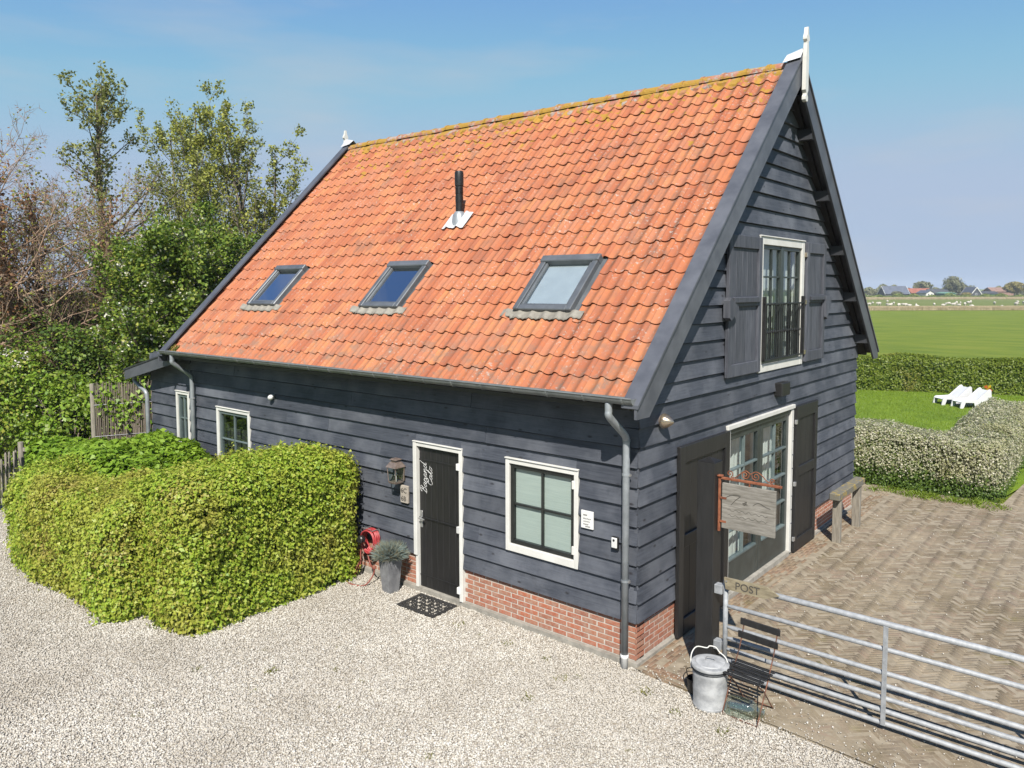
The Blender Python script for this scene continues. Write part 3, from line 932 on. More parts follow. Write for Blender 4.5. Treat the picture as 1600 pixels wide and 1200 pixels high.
# ridge tiles, half-round, bedded in mortar
mb = MB()
n = 60
for i in range(n):
    x = RX0 + 0.03 + (RX1 - RX0 - 0.1) * i / n
    for sgn in (-1, 1):
        w = 0.12 + random.uniform(-.03, .05)
        y = YR + sgn * w
        zc = YR + KT - 0.02
        mb.prism([(YR, zc + 0.10), (y + sgn * random.uniform(.02, .05), zc - w + random.uniform(.05, .08)), (y + sgn * .04, zc - w - 0.03), (YR, zc - 0.02)], 'x', x, x + (RX1 - RX0) / n)
mb.build('ridge_mortar', 'ridge_tile', roof)
rp = MB()
n = 9
prof = [(math.cos(math.pi * k / n), math.sin(math.pi * k / n)) for k in range(n + 1)]
vs, fs = [], []
for (x, rr) in ((0, 0.118), (0.05, 0.118), (0.05, 0.108), (0.375, 0.100)):
    vs += [(x, rr * c, rr * s_ * 1.0) for c, s_ in prof]
for i in range(3):
    for k in range(n):
        a = i * (n + 1) + k
        fs.append((a, a + 1, a + n + 2, a + n + 1))
ridge_me = bpy.data.meshes.new('ridge_tile')
ridge_me.from_pydata(vs, [], fs)
ridge_me.materials.append(MATS['ridge_tile'])
for i in range(29):
    o = bpy.data.objects.new('ridge_tile', ridge_me)
    o.location = (RX0 + 0.0 + i * 0.352, YR + random.gauss(0, .006), YR + KT + 0.005 + random.gauss(0, .006))
    o.rotation_euler = (random.gauss(0, .04), random.gauss(0, .012), 0)
    link(o, roof)
# barge boards with a capping board
def barge(xo, xi, cap0, cap1, name):
    kt, kb = 3.47, 3.085
    for sgn in (0, 1):
        pl = [(-0.49, 2.98), (YR, YR + kt), (YR, YR + kb), (-0.225, 2.86), (-0.49, 2.86)]
        cp = [(-0.50, -0.50 + kt + 0.004), (YR, YR + kt + 0.004), (YR, YR + kt + 0.044), (-0.50, -0.50 + kt + 0.044)]
        if sgn:
            pl = [(W - a, z) for a, z in pl]
            cp = [(W - a, z) for a, z in cp]
        MB().prism(pl, 'x', xi, xo).build('barge_board', 'trim_grey', house)
        MB().prism(cp, 'x', cap0, cap1).build('barge_capping', 'trim_grey', house)
barge(XN, XN - 0.032, 0.085, XN + 0.022, 'near')
barge(XF, XF + 0.032, XF - 0.022, -9.99, 'far')
# purlin ends carried out under the overhanging verge, and the verge boards
for sgn in (0, 1):
    for q in (0.15, 0.95, 1.75, 2.6, 3.45):
        y = q if not sgn else W - q
        z = q + KT - 0.13
        for xa, xb in ((-0.02, XN - 0.034), (XF + 0.034, L0 + 0.02)):
            MB().box(xa, xb, y - 0.05, y + 0.05, z - 0.17, z - 0.01).build('purlin', 'trim_dark', roof)
    MB().box(-0.02, XN - 0.034, YR - 0.05, YR + 0.05, YR + KT - .40, YR + KT - .16).build('purlin', 'trim_dark', roof)
    pl = [(-0.34, KT - 0.37), (YR, YR + KT - 0.02), (YR, YR + KT + 0.09), (-0.34, KT - 0.26)]
    if sgn:
        pl = [(W - a, z) for a, z in pl]
    MB().prism(pl, 'x', RX1 + 0.002, XN - 0.033).build('verge_board', 'trim_dark', roof)
# carved finials and white lead caps
def finial(x, y, z0, sgn):
    mb = MB()
    k_ = .80
    pf = [(-.028, 0), (-.05, .03), (-.05, .085), (-.022, .12), (-.022, .15), (-.055, .20), (-.055, .78), (-.042, .93), (-.03, 1.02), (-.032, 1.06), (-.062, 1.09), (-.062, 1.13), (-.03, 1.20), (-.016, 1.31)]
    pf = [(a, z * k_) for a, z in pf]
    poly = pf + [(-a, z) for a, z in pf[::-1]]
    mb.prism([(y + a, z0 + z) for a, z in poly], 'x', x, x + 0.055)
    mb.build('finial', 'white_paint', house)
finial(XN + 0.024, YR, 6.92, 1)
finial(XF - 0.080, YR, 6.86 - .02, 1)
for xa, xb in ((0.04, XN + 0.0235), (XF - 0.0235, -9.93)):
    mb = MB()
    zc = YR + 3.47 + 0.05
    for sg in (-1, 1):
        mb.add([(xa, YR, zc + .08 - (0.06 if xa > -5 else 0)), (xb, YR, zc + .08 - (0.06 if xa < -5 else 0)), (xb, YR + sg * .13, zc - .13 + .045), (xa, YR + sg * .17, zc - .17 + .045)], [(0, 1, 2, 3)])
    mb.build('ridge_end_cap', 'lead_white', house)
# gutter with joints, end pieces, brackets
GY, GZ, GR = -0.47, 3.075, 0.072
def gutter_poly(r):
    return [(GY + r * math.cos(a), GZ + r * math.sin(a)) for a in [math.pi + math.pi * k / 10 for k in range(11)]]
go, gi = gutter_poly(GR), gutter_poly(GR - 0.006)
gutter = MB().prism(go + gi[::-1], 'x', -10.03, 0.225)
gutter.tube([(-10.03, GY - GR, GZ + .004), (0.225, GY - GR, GZ + .004)], 0.009, 8)
gutter = autosmooth(gutter.build('gutter', 'gutter_zinc', house))
for xa in (-10.034, 0.2255):
    MB().prism(go, 'x', xa, xa + 0.004).build('gutter_end', 'gutter_zinc', gutter)
for i in range(21):
    x = -9.8 + i * 0.495
    mb = MB()
    mb.prism(gutter_poly(GR + 0.006) + gutter_poly(GR + .0008)[::-1], 'x', x, x + 0.022)
    mb.build('gutter_bracket', 'gutter_zinc', gutter)
# downpipes
def downpipe(x, zb, mat='zinc'):
    pts = catmull([(x, GY, 3.01), (x, GY, 2.92), (x, GY + 0.02, 2.85), (x, -0.20, 2.66), (x, -0.115, 2.58), (x, -0.10, 2.48), (x, -0.10, 2.2)], 5)
    d = MB().tube(pts + [Vector((x, -0.10, zb))], 0.041, 16).build('downpipe', mat, house, smooth=True)
    for z in (2.16, 0.95):
        MB().tube([(x, -0.10, z - 0.013), (x, -0.10, z + 0.013)], 0.047, 16).build('pipe_bracket', mat, d)
        MB().box(x + 0.045, x + 0.062, -0.115, -0.085, z - .012, z + .012).build('bracket_screw', 'steel', d)
    MB().tube([(x, -0.10, 2.56), (x, -0.10, 2.53)], 0.044, 16).build('pipe_collar', mat, d)
    return d
dp = downpipe(-0.09, 0.10)
MB().tube([(-0.09, -0.10, 0.10), (-0.09, -0.10, 0.06), (-0.09, -0.10, 0.055), (-0.09, -0.10, -0.12)], [0.047, 0.047, 0.042, 0.042], 16).build('pipe_socket', 'white_plastic', dp, smooth=True)
downpipe(-9.66, 0.0)

# ---- windows and doors
def frame_box(mb, a0, a1, z0, z1, w, o0, o1, wb=None):
    wb = wb or w
    mb.bbox(a0, a0 + w, o0, o1, z0, z1)
    mb.bbox(a1 - w, a1, o0, o1, z0, z1)
    mb.bbox(a0 + w + .0005, a1 - w - .0005, o0, o1 - .002, z1 - w, z1)
    mb.bbox(a0 + w + .0005, a1 - w - .0005, o0, o1 - .002, z0, z0 + wb)
def window(xf, a0, a1, z0, z1, cols, rows, sash_mat='dark_paint', fw_=0.06, sill=0.095, back='blind', hinges=True, glass='glass', sash_w=0.055, back_d=-0.10):
    mb = MB()
    frame_box(mb, a0, a1, z0, z1, fw_, -0.12, 0.045, sill)
    mb.bbox(a0 - .004, a1 + .004, 0.0, 0.060, z1 + .0005, z1 + .018)
    w = mb.build('window', 'white_paint', house, xf=xf)
    s0, s1, t0, t1 = a0 + fw_, a1 - fw_, z0 + sill, z1 - fw_
    mb = MB()
    frame_box(mb, s0 + .003, s1 - .003, t0 + .003, t1 - .003, sash_w, -0.045, 0.018)
    mb.build('sash', sash_mat, w, xf=xf)
    g0, g1, h0, h1 = s0 + sash_w, s1 - sash_w, t0 + sash_w, t1 - sash_w
    for i in range(1, cols):
        x = g0 + (g1 - g0) * i / cols
        MB().bbox(x - .014, x + .014, -.03, .010, h0, h1).build('glazing_bar', sash_mat, w, xf=xf)
    for j in range(1, rows):
        z = h0 + (h1 - h0) * j / rows
        MB().bbox(g0, g1, -.031, .008, z - .013, z + .013).build('glazing_bar', sash_mat, w, xf=xf)
    for i in range(cols):
        for j in range(rows):
            x0, x1 = g0 + (g1 - g0) * i / cols, g0 + (g1 - g0) * (i + 1) / cols
            y0, y1 = h0 + (h1 - h0) * j / rows, h0 + (h1 - h0) * (j + 1) / rows
            MB().add([(x0, -.014, y0), (x1, -.014, y0), (x1, -.014, y1), (x0, -.014, y1)], [(0, 1, 2, 3)]).build('pane', glass, w, xf=xf)
    if back:
        MB().box(s0 + .002, s1 - .002, back_d - .01, back_d, t0 + .002, t1 - .002).build('blind', back, w, xf=xf)
    if hinges:
        for z in (t0 + .12, t1 - .12):
            MB().bbox(s1 - .028, s1 + .012, .019, .05, z - .05, z + .05).build('hinge', 'white_paint', w, xf=xf)
    return w
window(MF, -1.8955, -0.777, 0.897, 2.085, 2, 2, back_d=-.03)
window(MF, -8.91, -7.80, 0.87, 2.06, 2, 2, sash_mat='grey_green_paint', back='curtain', hinges=False, glass='glass_mirror', back_d=-0.6)
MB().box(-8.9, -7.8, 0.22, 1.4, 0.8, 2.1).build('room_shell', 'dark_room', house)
# upper gable window with an iron balustrade
gw = window(MG, 3.26, 5.06, 3.01, 4.955, 4, 4, sash_mat='green_paint', back='curtain', hinges=False, fw_=0.11, sill=0.11, glass='glass_mirror', back_d=-0.15)
MB().bbox(4.10, 4.22, -.04, .024, 3.125, 4.84).build('sash_meeting_stile', 'green_paint', gw, xf=MG)
bal = MB()
bal.bbox(3.35, 4.97, .066, .09, 3.98, 4.005)
bal.bbox(3.35, 4.97, .066, .09, 3.17, 3.195)
bal.bbox(3.35, 3.38, .046, .10, 3.17, 4.10)
bal.bbox(4.94, 4.97, .046, .10, 3.17, 4.10)
bal = bal.build('balustrade', 'black_metal', house, xf=MG)
for i in range(19):
    y = 3.45 + i * 1.42 / 18
    MB().tube([(y, .078, 3.19), (y, .078, 3.55), (y, .078, 3.58), (y, .078, 3.61), (y, .078, 3.98)], [.008, .008, .015, .008, .008], 6).build('baluster', 'black_metal', bal, xf=MG)
# door in the front wall: two-part ledged plank door
mb = MB()
mb.bbox(-3.6023, -3.535, -.10, .05, 0.455, 2.083)
mb.bbox(-3.585, -3.535, -.10, .03, -.02, 0.4545)
mb.bbox(-2.715, -2.6572, -.10, .045, -.02, 2.083)
mb.bbox(-3.5345, -2.7155, -.10, .043, 2.025, 2.083)
mb.bbox(-3.604, -2.655, 0, .06, 2.0835, 2.098)
mb.bbox(-3.5345, -2.7155, -.10, .02, -.035, -.005)
door = mb.build('front_door', 'white_paint', house, xf=MF)
nb = 7
for i in range(nb):
    a0 = -3.5335 + i * (0.817 / nb)
    for z0, z1 in ((0.0, 1.0), (1.006, 2.022)):
        MB().bbox(a0 + .001, a0 + .817 / nb - .001, -.055, -.012, z0, z1, .005).build('door_board', 'brown_black', door, xf=MF)
for z in (0.17, 1.0, 1.83):
    MB().bbox(-3.53, -2.72, -.0115, .004 if z == 1.0 else -.004, z - .012, z + .012).build('weather_strip', 'brown_black', door, xf=MF)
mb = MB().bbox(-3.51, -3.465, -.0112, .004, .86, 1.10)
mb.tube([(-3.487, .0, 1.0), (-3.487, .05, 1.0), (-3.46, .055, 1.0), (-3.38, .052, .998)], .011, 10)
mb.build('door_handle', 'steel', door, xf=MF)
for z in (.14, .98, 1.84):
    MB().bbox(-2.755, -2.70, -.0112, .056, z - .045, z + .045).build('hinge', 'white_plastic', door, xf=MF)
# hand-lettered names on the door, written upwards
STROKES = {
    'B': [[(.1, .05), (.22, .0), (.34, .35), (.46, .95)], [(.12, .72), (.2, .98), (.5, 1.08), (.74, .9), (.62, .64), (.4, .54), (.68, .46), (.66, .14), (.38, -.02), (.2, .1)]],
    'a': [[(.46, .38), (.3, .48), (.1, .3), (.08, .08), (.22, .0), (.4, .2), (.5, .45), (.44, .1), (.54, .0), (.68, .14)]],
    'r': [[(.0, .1), (.18, .46), (.26, .36), (.4, .38), (.36, .12), (.44, .0), (.58, .14)]],
    'e': [[(.0, .12), (.22, .2), (.38, .36), (.26, .48), (.1, .26), (.16, .02), (.34, .0), (.54, .16)]],
    'n': [[(.0, .1), (.14, .46), (.16, .3), (.1, .0), (.2, .3), (.36, .48), (.42, .36), (.36, .08), (.46, .0), (.6, .14)]],
    'd': [[(.42, .36), (.28, .48), (.1, .3), (.08, .08), (.22, .0), (.42, .3), (.62, 1.15), (.74, 1.34)], [(.55, .9), (.44, .2), (.5, .02), (.66, .14)]],
    'C': [[(.66, .72), (.74, .94), (.52, 1.06), (.22, .7), (.12, .25), (.3, -.02), (.6, .06), (.8, .26)], [(.3, .9), (.42, .6), (.6, .78)]],
    't': [[(.0, .12), (.22, .5), (.36, 1.0), (.22, .3), (.22, .04), (.34, .0), (.52, .16)], [(.08, .66), (.46, .72)]],
    'o': [[(.3, .46), (.1, .34), (.08, .1), (.22, .0), (.4, .14), (.42, .36), (.3, .46), (.44, .4), (.6, .42)]],
}
ADV = {'B': .78, 'a': .62, 'r': .52, 'e': .5, 'n': .56, 'd': .7, 'C': .78, 't': .46, 'o': .6}
def script(name, word, a, z, size, mat, parent, xf, out, vertical=True, r=.0027, lean=.22):
    mb = MB()
    x = 0.0
    for ch in word:
        for st in STROKES[ch]:
            pts = catmull([(x + px + lean * py, py, 0) for px, py in st], 4)
            q = []
            for p in pts:
                u, v = p.x * size, p.y * size
                q.append((a - v, out, z + u) if vertical else (a + u, out, z + v))
            mb.tube(q, [r * (.6 + .6 * abs(math.sin(i * .7))) for i in range(len(q))], 5)
        x += ADV[ch]
    return mb.build(name, mat, parent, xf=xf)
script('door_lettering', 'Barend', -3.385, 1.345, .122, 'white_plastic', door, MF, -.010)
script('door_lettering', 'Cato', -3.275, 1.475, .112, 'white_plastic', door, MF, -.010)
# garden doors in the gable: pair of glazed leaves
mb = MB()
mb.bbox(2.27, 4.79, -.02, .055, 2.325, 2.385)
mb.bbox(4.685, 4.785, -.12, .035, -.04, 2.3245)
mb.bbox(2.285, 2.385, -.12, .035, -.04, 2.3245)
gd = mb.build('garden_doors', 'white_paint', house, xf=MG)
MB().bbox(2.386, 4.684, -.11, .02, 2.25, 2.3245).build('door_head', 'green_paint', gd, xf=MG)
MB().bbox(2.386, 4.684, -.12, .05, -.05, .03).build('threshold', 'concrete', gd, xf=MG)
for (l0, l1) in ((2.39, 3.53), (3.54, 4.68)):
    mb = MB()
    mb.bbox(l0, l0 + .10, -.07, -.01, .035, 2.247)
    mb.bbox(l1 - .10, l1, -.07, -.01, .035, 2.247)
    mb.bbox(l0 + .1005, l1 - .1005, -.07, -.012, 2.15, 2.247)
    mb.bbox(l0 + .1005, l1 - .1005, -.07, -.012, .035, .45)
    lf = mb.build('door_leaf', 'green_paint', gd, xf=MG)
    g0, g1, h0, h1 = l0 + .1, l1 - .1, .45, 2.15
    MB().bbox(g0, g1, -.06, .004, h0, h0 + .035).build('glazing_bar', 'grey_green_paint', lf, xf=MG)
    MB().bbox((g0 + g1) / 2 - .015, (g0 + g1) / 2 + .015, -.055, -.006, h0, h1).build('glazing_bar', 'grey_green_paint', lf, xf=MG)
    for j in range(1, 4):
        z = h0 + (h1 - h0) * j / 4
        MB().bbox(g0, g1, -.056, -.004, z - .015, z + .015).build('glazing_bar', 'grey_green_paint', lf, xf=MG)
    for i in range(2):
        for j in range(4):
            q0, q1, r0_, r1_ = g0 + (g1 - g0) * i / 2, g0 + (g1 - g0) * (i + 1) / 2, h0 + (h1 - h0) * j / 4, h0 + (h1 - h0) * (j + 1) / 4
            MB().add([(q0, -.043, r0_), (q1, -.043, r0_), (q1, -.043, r1_), (q0, -.043, r1_)], [(0, 1, 2, 3)]).build('pane', 'glass_mirror', lf, xf=MG)
    cvs, cfs = [], []
    nn = 40
    for i in range(nn + 1):
        a = g0 - .02 + (g1 - g0 + .04) * i / nn
        o_ = -.20 + .025 * math.sin(i * 1.25) + .01 * math.sin(i * .6)
        cvs += [(a, o_, .1), (a, o_, 2.2)]
    for i in range(nn):
        cfs.append((2 * i, 2 * i + 2, 2 * i + 3, 2 * i + 1))
    MB().add(cvs, cfs).build('curtain', 'curtain', gd, smooth=True, xf=MG)
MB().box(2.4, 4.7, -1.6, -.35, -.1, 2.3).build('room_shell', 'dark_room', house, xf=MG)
# shutters
def shutter(a0, a1, z0, z1, mat, lock, n=5, o0=.035, t=.045, rail=.13, stile=.11):
    mb = MB()
    mb.bbox(a0, a0 + stile, o0, o0 + t, z0, z1, .006)
    mb.bbox(a1 - stile, a1, o0, o0 + t, z0, z1, .006)
    zm = z0 + (z1 - z0) * lock
    rails = [(z0, z0 + rail * 1.3), (zm - rail / 2, zm + rail / 2), (z1 - rail * 1.3, z1)]
    for a, c in rails:
        mb.bbox(a0 + stile + .0005, a1 - stile - .0005, o0, o0 + t - .002, a, c, .006)
    s = mb.build('shutter', mat, house, xf=MG)
    p0, p1 = a0 + stile, a1 - stile
    for (za, zb) in ((rails[0][1], rails[1][0]), (rails[1][1], rails[2][0])):
        for i in range(n):
            MB().bbox(p0 + (p1 - p0) * i / n + .0015, p0 + (p1 - p0) * (i + 1) / n - .0015, o0 + .004, o0 + .020, za, zb, .004).build('shutter_board', mat, s, xf=MG)
    return s
def hinges(s, a, zs, mat='steel'):
    for z in zs:
        MB().bbox(a - .03, a + .03, .05, .085, z - .035, z + .035).build('hinge', mat, s, xf=MG)
s = shutter(2.14, 3.235, 3.04, 4.93, 'shutter_grey', .53, o0=.035, t=.05)
mb = MB().prism([(2.30, 3.98), (2.06, 4.10), (2.02, 4.06), (2.02, 3.84), (2.08, 3.80), (2.30, 3.93)], 'y', .06, .15)
mb.build('shutter_latch', 'shutter_grey', s, xf=MG)
MB().bbox(2.25, 3.12, .088, .12, 4.03, 4.10).build('shutter_bar', 'shutter_grey', s, xf=MG)
s = shutter(5.09, 6.0, 3.04, 4.95, 'shutter_grey', .53, o0=.035, t=.05)
MB().prism([(5.9, 4.10), (6.17, 4.08), (6.17, 3.98), (5.98, 3.70), (5.93, 3.74)], 'y', .06, .13).build('shutter_latch', 'shutter_grey', s, xf=MG)
MB().bbox(5.22, 5.9, .088, .12, 4.03, 4.09).build('shutter_bar', 'shutter_grey', s, xf=MG)
hinges(s, 5.07, (3.2, 4.0, 4.75), 'brass_lamp')
shutter(0.86, 2.275, -0.03, 2.33, 'brown_black', .50, n=6, o0=.03, t=.05, rail=.16, stile=.14)
s = shutter(4.80, 5.80, -0.03, 2.35, 'brown_black', .55, n=4, o0=.03, t=.05, rail=.16, stile=.12)
hinges(s, 4.80, (.2, 1.1, 2.1))
MB().bbox(3.98, 4.32, .0, .13, 2.60, 2.80, .01).build('ventilation_box', 'brown_black', house, xf=MG)

# ---- roof windows
def on_roof(x, y, h=0.0):
    """point on the roof surface; h measured square to it"""
    return Vector((x, y - h * s45, y + KT + 0.03 + h * s45))
def skylight(x0, x1, blind):
    MR = Matrix.Translation(on_roof(x0, SKY_Y0)) @ Matrix.Rotation(R(45), 4, 'X')
    w, l = x1 - x0, (SKY_Y1 - SKY_Y0) / s45
    mb = MB()
    fw_ = 0.085
    mb.bbox(0, fw_, 0, l, -.05, .085, .01)
    mb.bbox(w - fw_, w, 0, l, -.05, .085, .01)
    mb.bbox(fw_ + .0005, w - fw_ - .0005, 0, fw_, -.05, .080, .01)
    mb.bbox(-.01, w + .01, l - .11, l + .01, -.04, .105, .012)
    for q0, q1 in ((-.07, -.0005), (w + .0005, w + .07)):
        mb.box(q0, q1, -.02, l + .05, -.03, .004)
    mb.box(-.07, w + .07, l + .0505, l + .10, -.03, .006)
    sk = mb.build('roof_window', 'skylight_frame', house, xf=MR)
    mb = MB()
    mb.bbox(fw_ + .002, fw_ + .035, fw_ + .002, l - .112, -.03, .062)
    mb.bbox(w - fw_ - .035, w - fw_ - .002, fw_ + .002, l - .112, -.03, .062)
    mb.bbox(fw_ + .0355, w - fw_ - .0355, fw_ + .002, fw_ + .035, -.03, .060)
    mb.build('sash', 'skylight_frame', sk, xf=MR)
    MB().add([(fw_ + .03, fw_ + .03, .033), (w - fw_ - .03, fw_ + .03, .033), (w - fw_ - .03, l - .10, .033), (fw_ + .03, l - .10, .033)], [(0, 1, 2, 3)]).build('pane', 'glass_sky' if blind == 'dark_room' else 'glass_pale', sk, xf=MR)
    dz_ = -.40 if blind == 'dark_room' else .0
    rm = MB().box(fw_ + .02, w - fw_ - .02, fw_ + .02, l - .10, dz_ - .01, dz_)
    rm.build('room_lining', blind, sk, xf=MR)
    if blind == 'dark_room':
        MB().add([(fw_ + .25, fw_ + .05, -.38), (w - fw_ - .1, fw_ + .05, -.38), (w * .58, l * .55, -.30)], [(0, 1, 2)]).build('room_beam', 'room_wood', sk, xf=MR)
    # dressed lead apron following the tiles
    vs, fs = [], []
    nn = 60
    for i in range(nn + 1):
        x = -0.19 + (w + 0.38) * i / nn
        tt = ((x + x0 - RX0) / TP) % 1.0
        h = tile_profile(tt) * .5 + .026
        side = x < 0 or x > w
        ln = -0.13 + .008 * math.sin(i * 1.9) + (0.03 if side else 0)
        vs += [(x, 0.03 if side else .02, h + .000), (x, ln * .6, h + .002), (x, ln, h + .003), (x, ln, h - .003)]
    for i in range(nn):
        a = 4 * i
        fs += [(a + k, a + k + 1, a + k + 5, a + k + 4) for k in range(3)]
    MB().add(vs, fs).build('lead_apron', 'lead', sk, smooth=True, xf=MR)
for (a, c), bl in zip(SKY, ('dark_room', 'dark_room', 'sky_blind')):
    skylight(a, c, bl)
# flue with its flashing
fb = on_roof(-4.60, 1.99)
flue = MB().lathe([(.062, -.1), (.062, .30), (.062, .301), (.066, .302), (.066, .40), (.062, .401), (.064, .57), (.072, .572), (.074, .60), (.074, .78), (.066, .81), (.05, .815), (.0, .815)], 20, tuple(fb)).build('flue', 'black_metal', house)
autosmooth(flue, 30)
for z in (.44, .46, .48, .50, .52):
    MB().lathe([(.0625, z), (.069, z + .003), (.069, z + .008), (.0625, z + .011)], 20, tuple(fb)).build('flue_rib', 'black_metal', flue, smooth=True)
MB().lathe([(.135, -.14), (.13, -.02), (.11, .09), (.078, .14), (.068, .15)], 20, tuple(fb)).build('flue_collar', 'zinc', flue, smooth=True)
vs, fs = [], []
for i in range(17):
    x = -0.24 + .48 * i / 16
    h = tile_profile(((x + fb.x - RX0) / TP) % 1.0) + .03
    for q in (-.22, -.05, .16):
        vs.append(tuple(on_roof(fb.x + x, fb.y + q * s45 + random.uniform(-.006, .006), h)))
for i in range(16):
    fs += [(3 * i, 3 * i + 3, 3 * i + 4, 3 * i + 1), (3 * i + 1, 3 * i + 4, 3 * i + 5, 3 * i + 2)]
MB().add(vs, fs).build('flue_flashing', 'lead_white', flue)

# ---- lean-to at the far gable
EX = -11.5
MB().box(EX + .031, L0 - .001, .031, .2, -.3, 2.95).build('lean_to_wall', 'far_black', house)
lw = MB().box(EX + .031, EX + .2, .2005, 5.0, -.3, 2.3).build('lean_to_side_wall', 'far_black', house)
EO = [(-10.40, -9.96, 1.19, 2.20)]
clad(lw, MF, 'siding_front', 2.92, lambda z: EX - .012, lambda z: L0 - .004, EO, lambda k: [], zb=Z0 - .09)
window(MF, -10.43, -9.92, 1.15, 2.23, 2, 2, sash_mat='grey_green_paint', back='curtain', hinges=False, glass='glass_mirror', fw_=.055, sill=.08, back_d=-0.6)
SL = (2.97 - 2.56) / (12.0 - 10.2)
zr = lambda x: 2.56 + (x + 12.0) * SL
MB().prism([(-12.0, zr(-12)), (L0 - .004, zr(L0)), (L0 - .004, zr(L0) - .22), (-12.0, zr(-12) - .20)], 'y', -0.33, -0.30).build('lean_to_barge_board', 'trim_grey', house)
MB().prism([(-12.02, zr(-12.02) + .002), (L0 - .006, zr(L0) + .002), (L0 - .006, zr(L0) + .03), (-12.02, zr(-12.02) + .03)], 'y', -0.345, 5.2).build('lean_to_roof', 'trim_dark', house)
MB().prism([(-11.95, zr(-11.95) - .002), (L0 - .005, zr(L0) - .002), (L0 - .005, zr(L0) - .10), (-11.95, zr(-11.95) - .10)], 'y', -0.2995, 5.2).build('lean_to_soffit', 'trim_dark', house)
# its gutter and pipe
gp = lambda r: [(-12.04 + r * math.cos(a), 2.46 + r * math.sin(a)) for a in [math.pi + math.pi * k / 8 for k in range(9)]]
MB().prism(gp(.06) + gp(.055)[::-1], 'y', -.30, 5.2).build('lean_to_gutter', 'gutter_zinc', house)
MB().tube(catmull([(-12.02, -.12, 2.42), (-12.02, -.12, 2.32), (-11.80, -.12, 2.22), (-11.58, -.11, 2.13), (-11.53, -.10, 2.02), (-11.53, -.10, 1.8)], 5) + [Vector((-11.53, -.10, -.1))], .041, 14).build('lean_to_downpipe', 'zinc', house, smooth=True)
# moss cushion where the valley of the verge collects dirt
def blob_leaves(name, mat, pts, nrm, size, parent=None, hexa=False, spread=0.7, aspect=0.62):
    pts = np.asarray(pts, float)
    N = len(pts)
    nrm = np.asarray(nrm, float) + rng.normal(0, spread, (N, 3))
    nrm /= np.linalg.norm(nrm, axis=1)[:, None] + 1e-9
    a = rng.normal(0, 1, (N, 3))
    a -= nrm * (a * nrm).sum(1)[:, None]
    a /= np.linalg.norm(a, axis=1)[:, None] + 1e-9
    b = np.cross(nrm, a)
    s = (size * rng.uniform(0.65, 1.35, N))[:, None]
    if hexa:
        sh = [(-.5, 0, 0), (-.25, .48, -.10), (0.0, .22, 0.02), (.5, 0, -.06), (0.0, -.22, 0.02), (-.25, -.48, -.10)]
    else:
        sh = [(-.5, 0, 0), (0, aspect / 2, .08), (.5, 0, 0), (0, -aspect / 2, .08)]
    V = np.stack([pts + s * (a * u + b * v + nrm * w) for u, v, w in sh], axis=1).reshape(-1, 3)
    return np_mesh(name, V, len(sh), mat, parent)
n = 500
q = np.array([(random.uniform(-10.0, -9.75), -0.40 + random.uniform(0, .14)) for _ in range(n)])
P = np.stack([q[:, 0], q[:, 1], q[:, 1] + KT + .05 + rng.uniform(0, .06, n)], 1)
blob_leaves('moss', 'moss_tuft', P, np.tile([0, -.7, .7], (n, 1)), .03, house)

# ------------------------------------------------------------------ paving stones
def seen(P, margin=0.12):
    """rough test whether points (N,3) fall inside the picture, with a generous margin for other viewpoints"""
    d = np.asarray(P, float) - np.array(CAM)
    z = d @ np.array(fw)
    u = 0.5 + (d @ np.array(rt2)) * F_PX / np.maximum(z, .1) / 1600
    v = CY_PX / 1200 - (d @ np.array(up2)) * F_PX / np.maximum(z, .1) / 1200
    return (z > .5) & (u > -margin) & (u < 1 + margin) & (v > -margin) & (v < 1 + margin)
PL, PW, PJ = 0.200, 0.050, 0.004
def edge_y(x):
    return -0.075 - 0.065 * min(max(x, 0), 3.2)
slabs = []                                      # cx, cy, angle, length, kind
bx, by = 0.30, 0.16
ca = sa = math.sqrt(.5)
for i in range(-110, 210):
    for j in range(-60, 90):
        for kind in (0, 1):
            ox, oy = (i * PW + j * PL, i * PW - j * PL)
            if kind == 0:
                cx, cy, ang = ox + PL / 2, oy + PW / 2, 0.0
            else:
                cx, cy, ang = ox - PW / 2, oy + PL / 2, math.pi / 2
            x, y = bx + cx * ca - cy * sa, by + cx * sa + cy * ca
            if not (0.36 < x < 8.5 and -0.25 < y < 13.8):
                continue
            if y < edge_y(x) + 0.21:
                continue
            if y > 10.15 and x < 2.35:
                continue
            slabs.append((x, y, ang + math.pi / 4, PL, 0))
for r in range(6):                              # rows along the wall
    x = 0.065 + r * PW
    y = -0.02 + (r % 2) * PL / 2
    while y < 10.2:
        slabs.append((x, y + PL / 2, math.pi / 2, PL, 1))
        y += PL
for r in range(4):                              # rows along the gravel edge
    x = 0.10 + (r % 2) * PL / 2
    while x < 8.5:
        slabs.append((x + PL / 2, edge_y(x) + 0.03 + r * PW, -0.065 if x < 3.2 else 0, PL, 1 if x < 1.1 else 0))
        x += PL
S = np.array(slabs)
S = S[seen(np.c_[S[:, :2], np.full(len(S), Z_PAVE)], 0.10)]
S = S[np.argsort(np.hypot(S[:, 0] - CAM.x, S[:, 1] - CAM.y))]
hl, hw, ch = (PL - PJ) / 2, (PW - PJ) / 2, 0.0018
pv = [(-hl, -hw, -.03), (hl, -hw, -.03), (hl, hw, -.03), (-hl, hw, -.03), (-hl, -hw, -ch), (hl, -hw, -ch), (hl, hw, -ch), (-hl, hw, -ch), (-hl + ch, -hw + ch, 0), (hl - ch, -hw + ch, 0), (hl - ch, hw - ch, 0), (-hl + ch, hw - ch, 0)]
pf = [(k, (k + 1) % 4, 4 + (k + 1) % 4, 4 + k) for k in range(4)] + [(4 + k, 4 + (k + 1) % 4, 8 + (k + 1) % 4, 8 + k) for k in range(4)] + [(8, 9, 10, 11)]
PMES = []
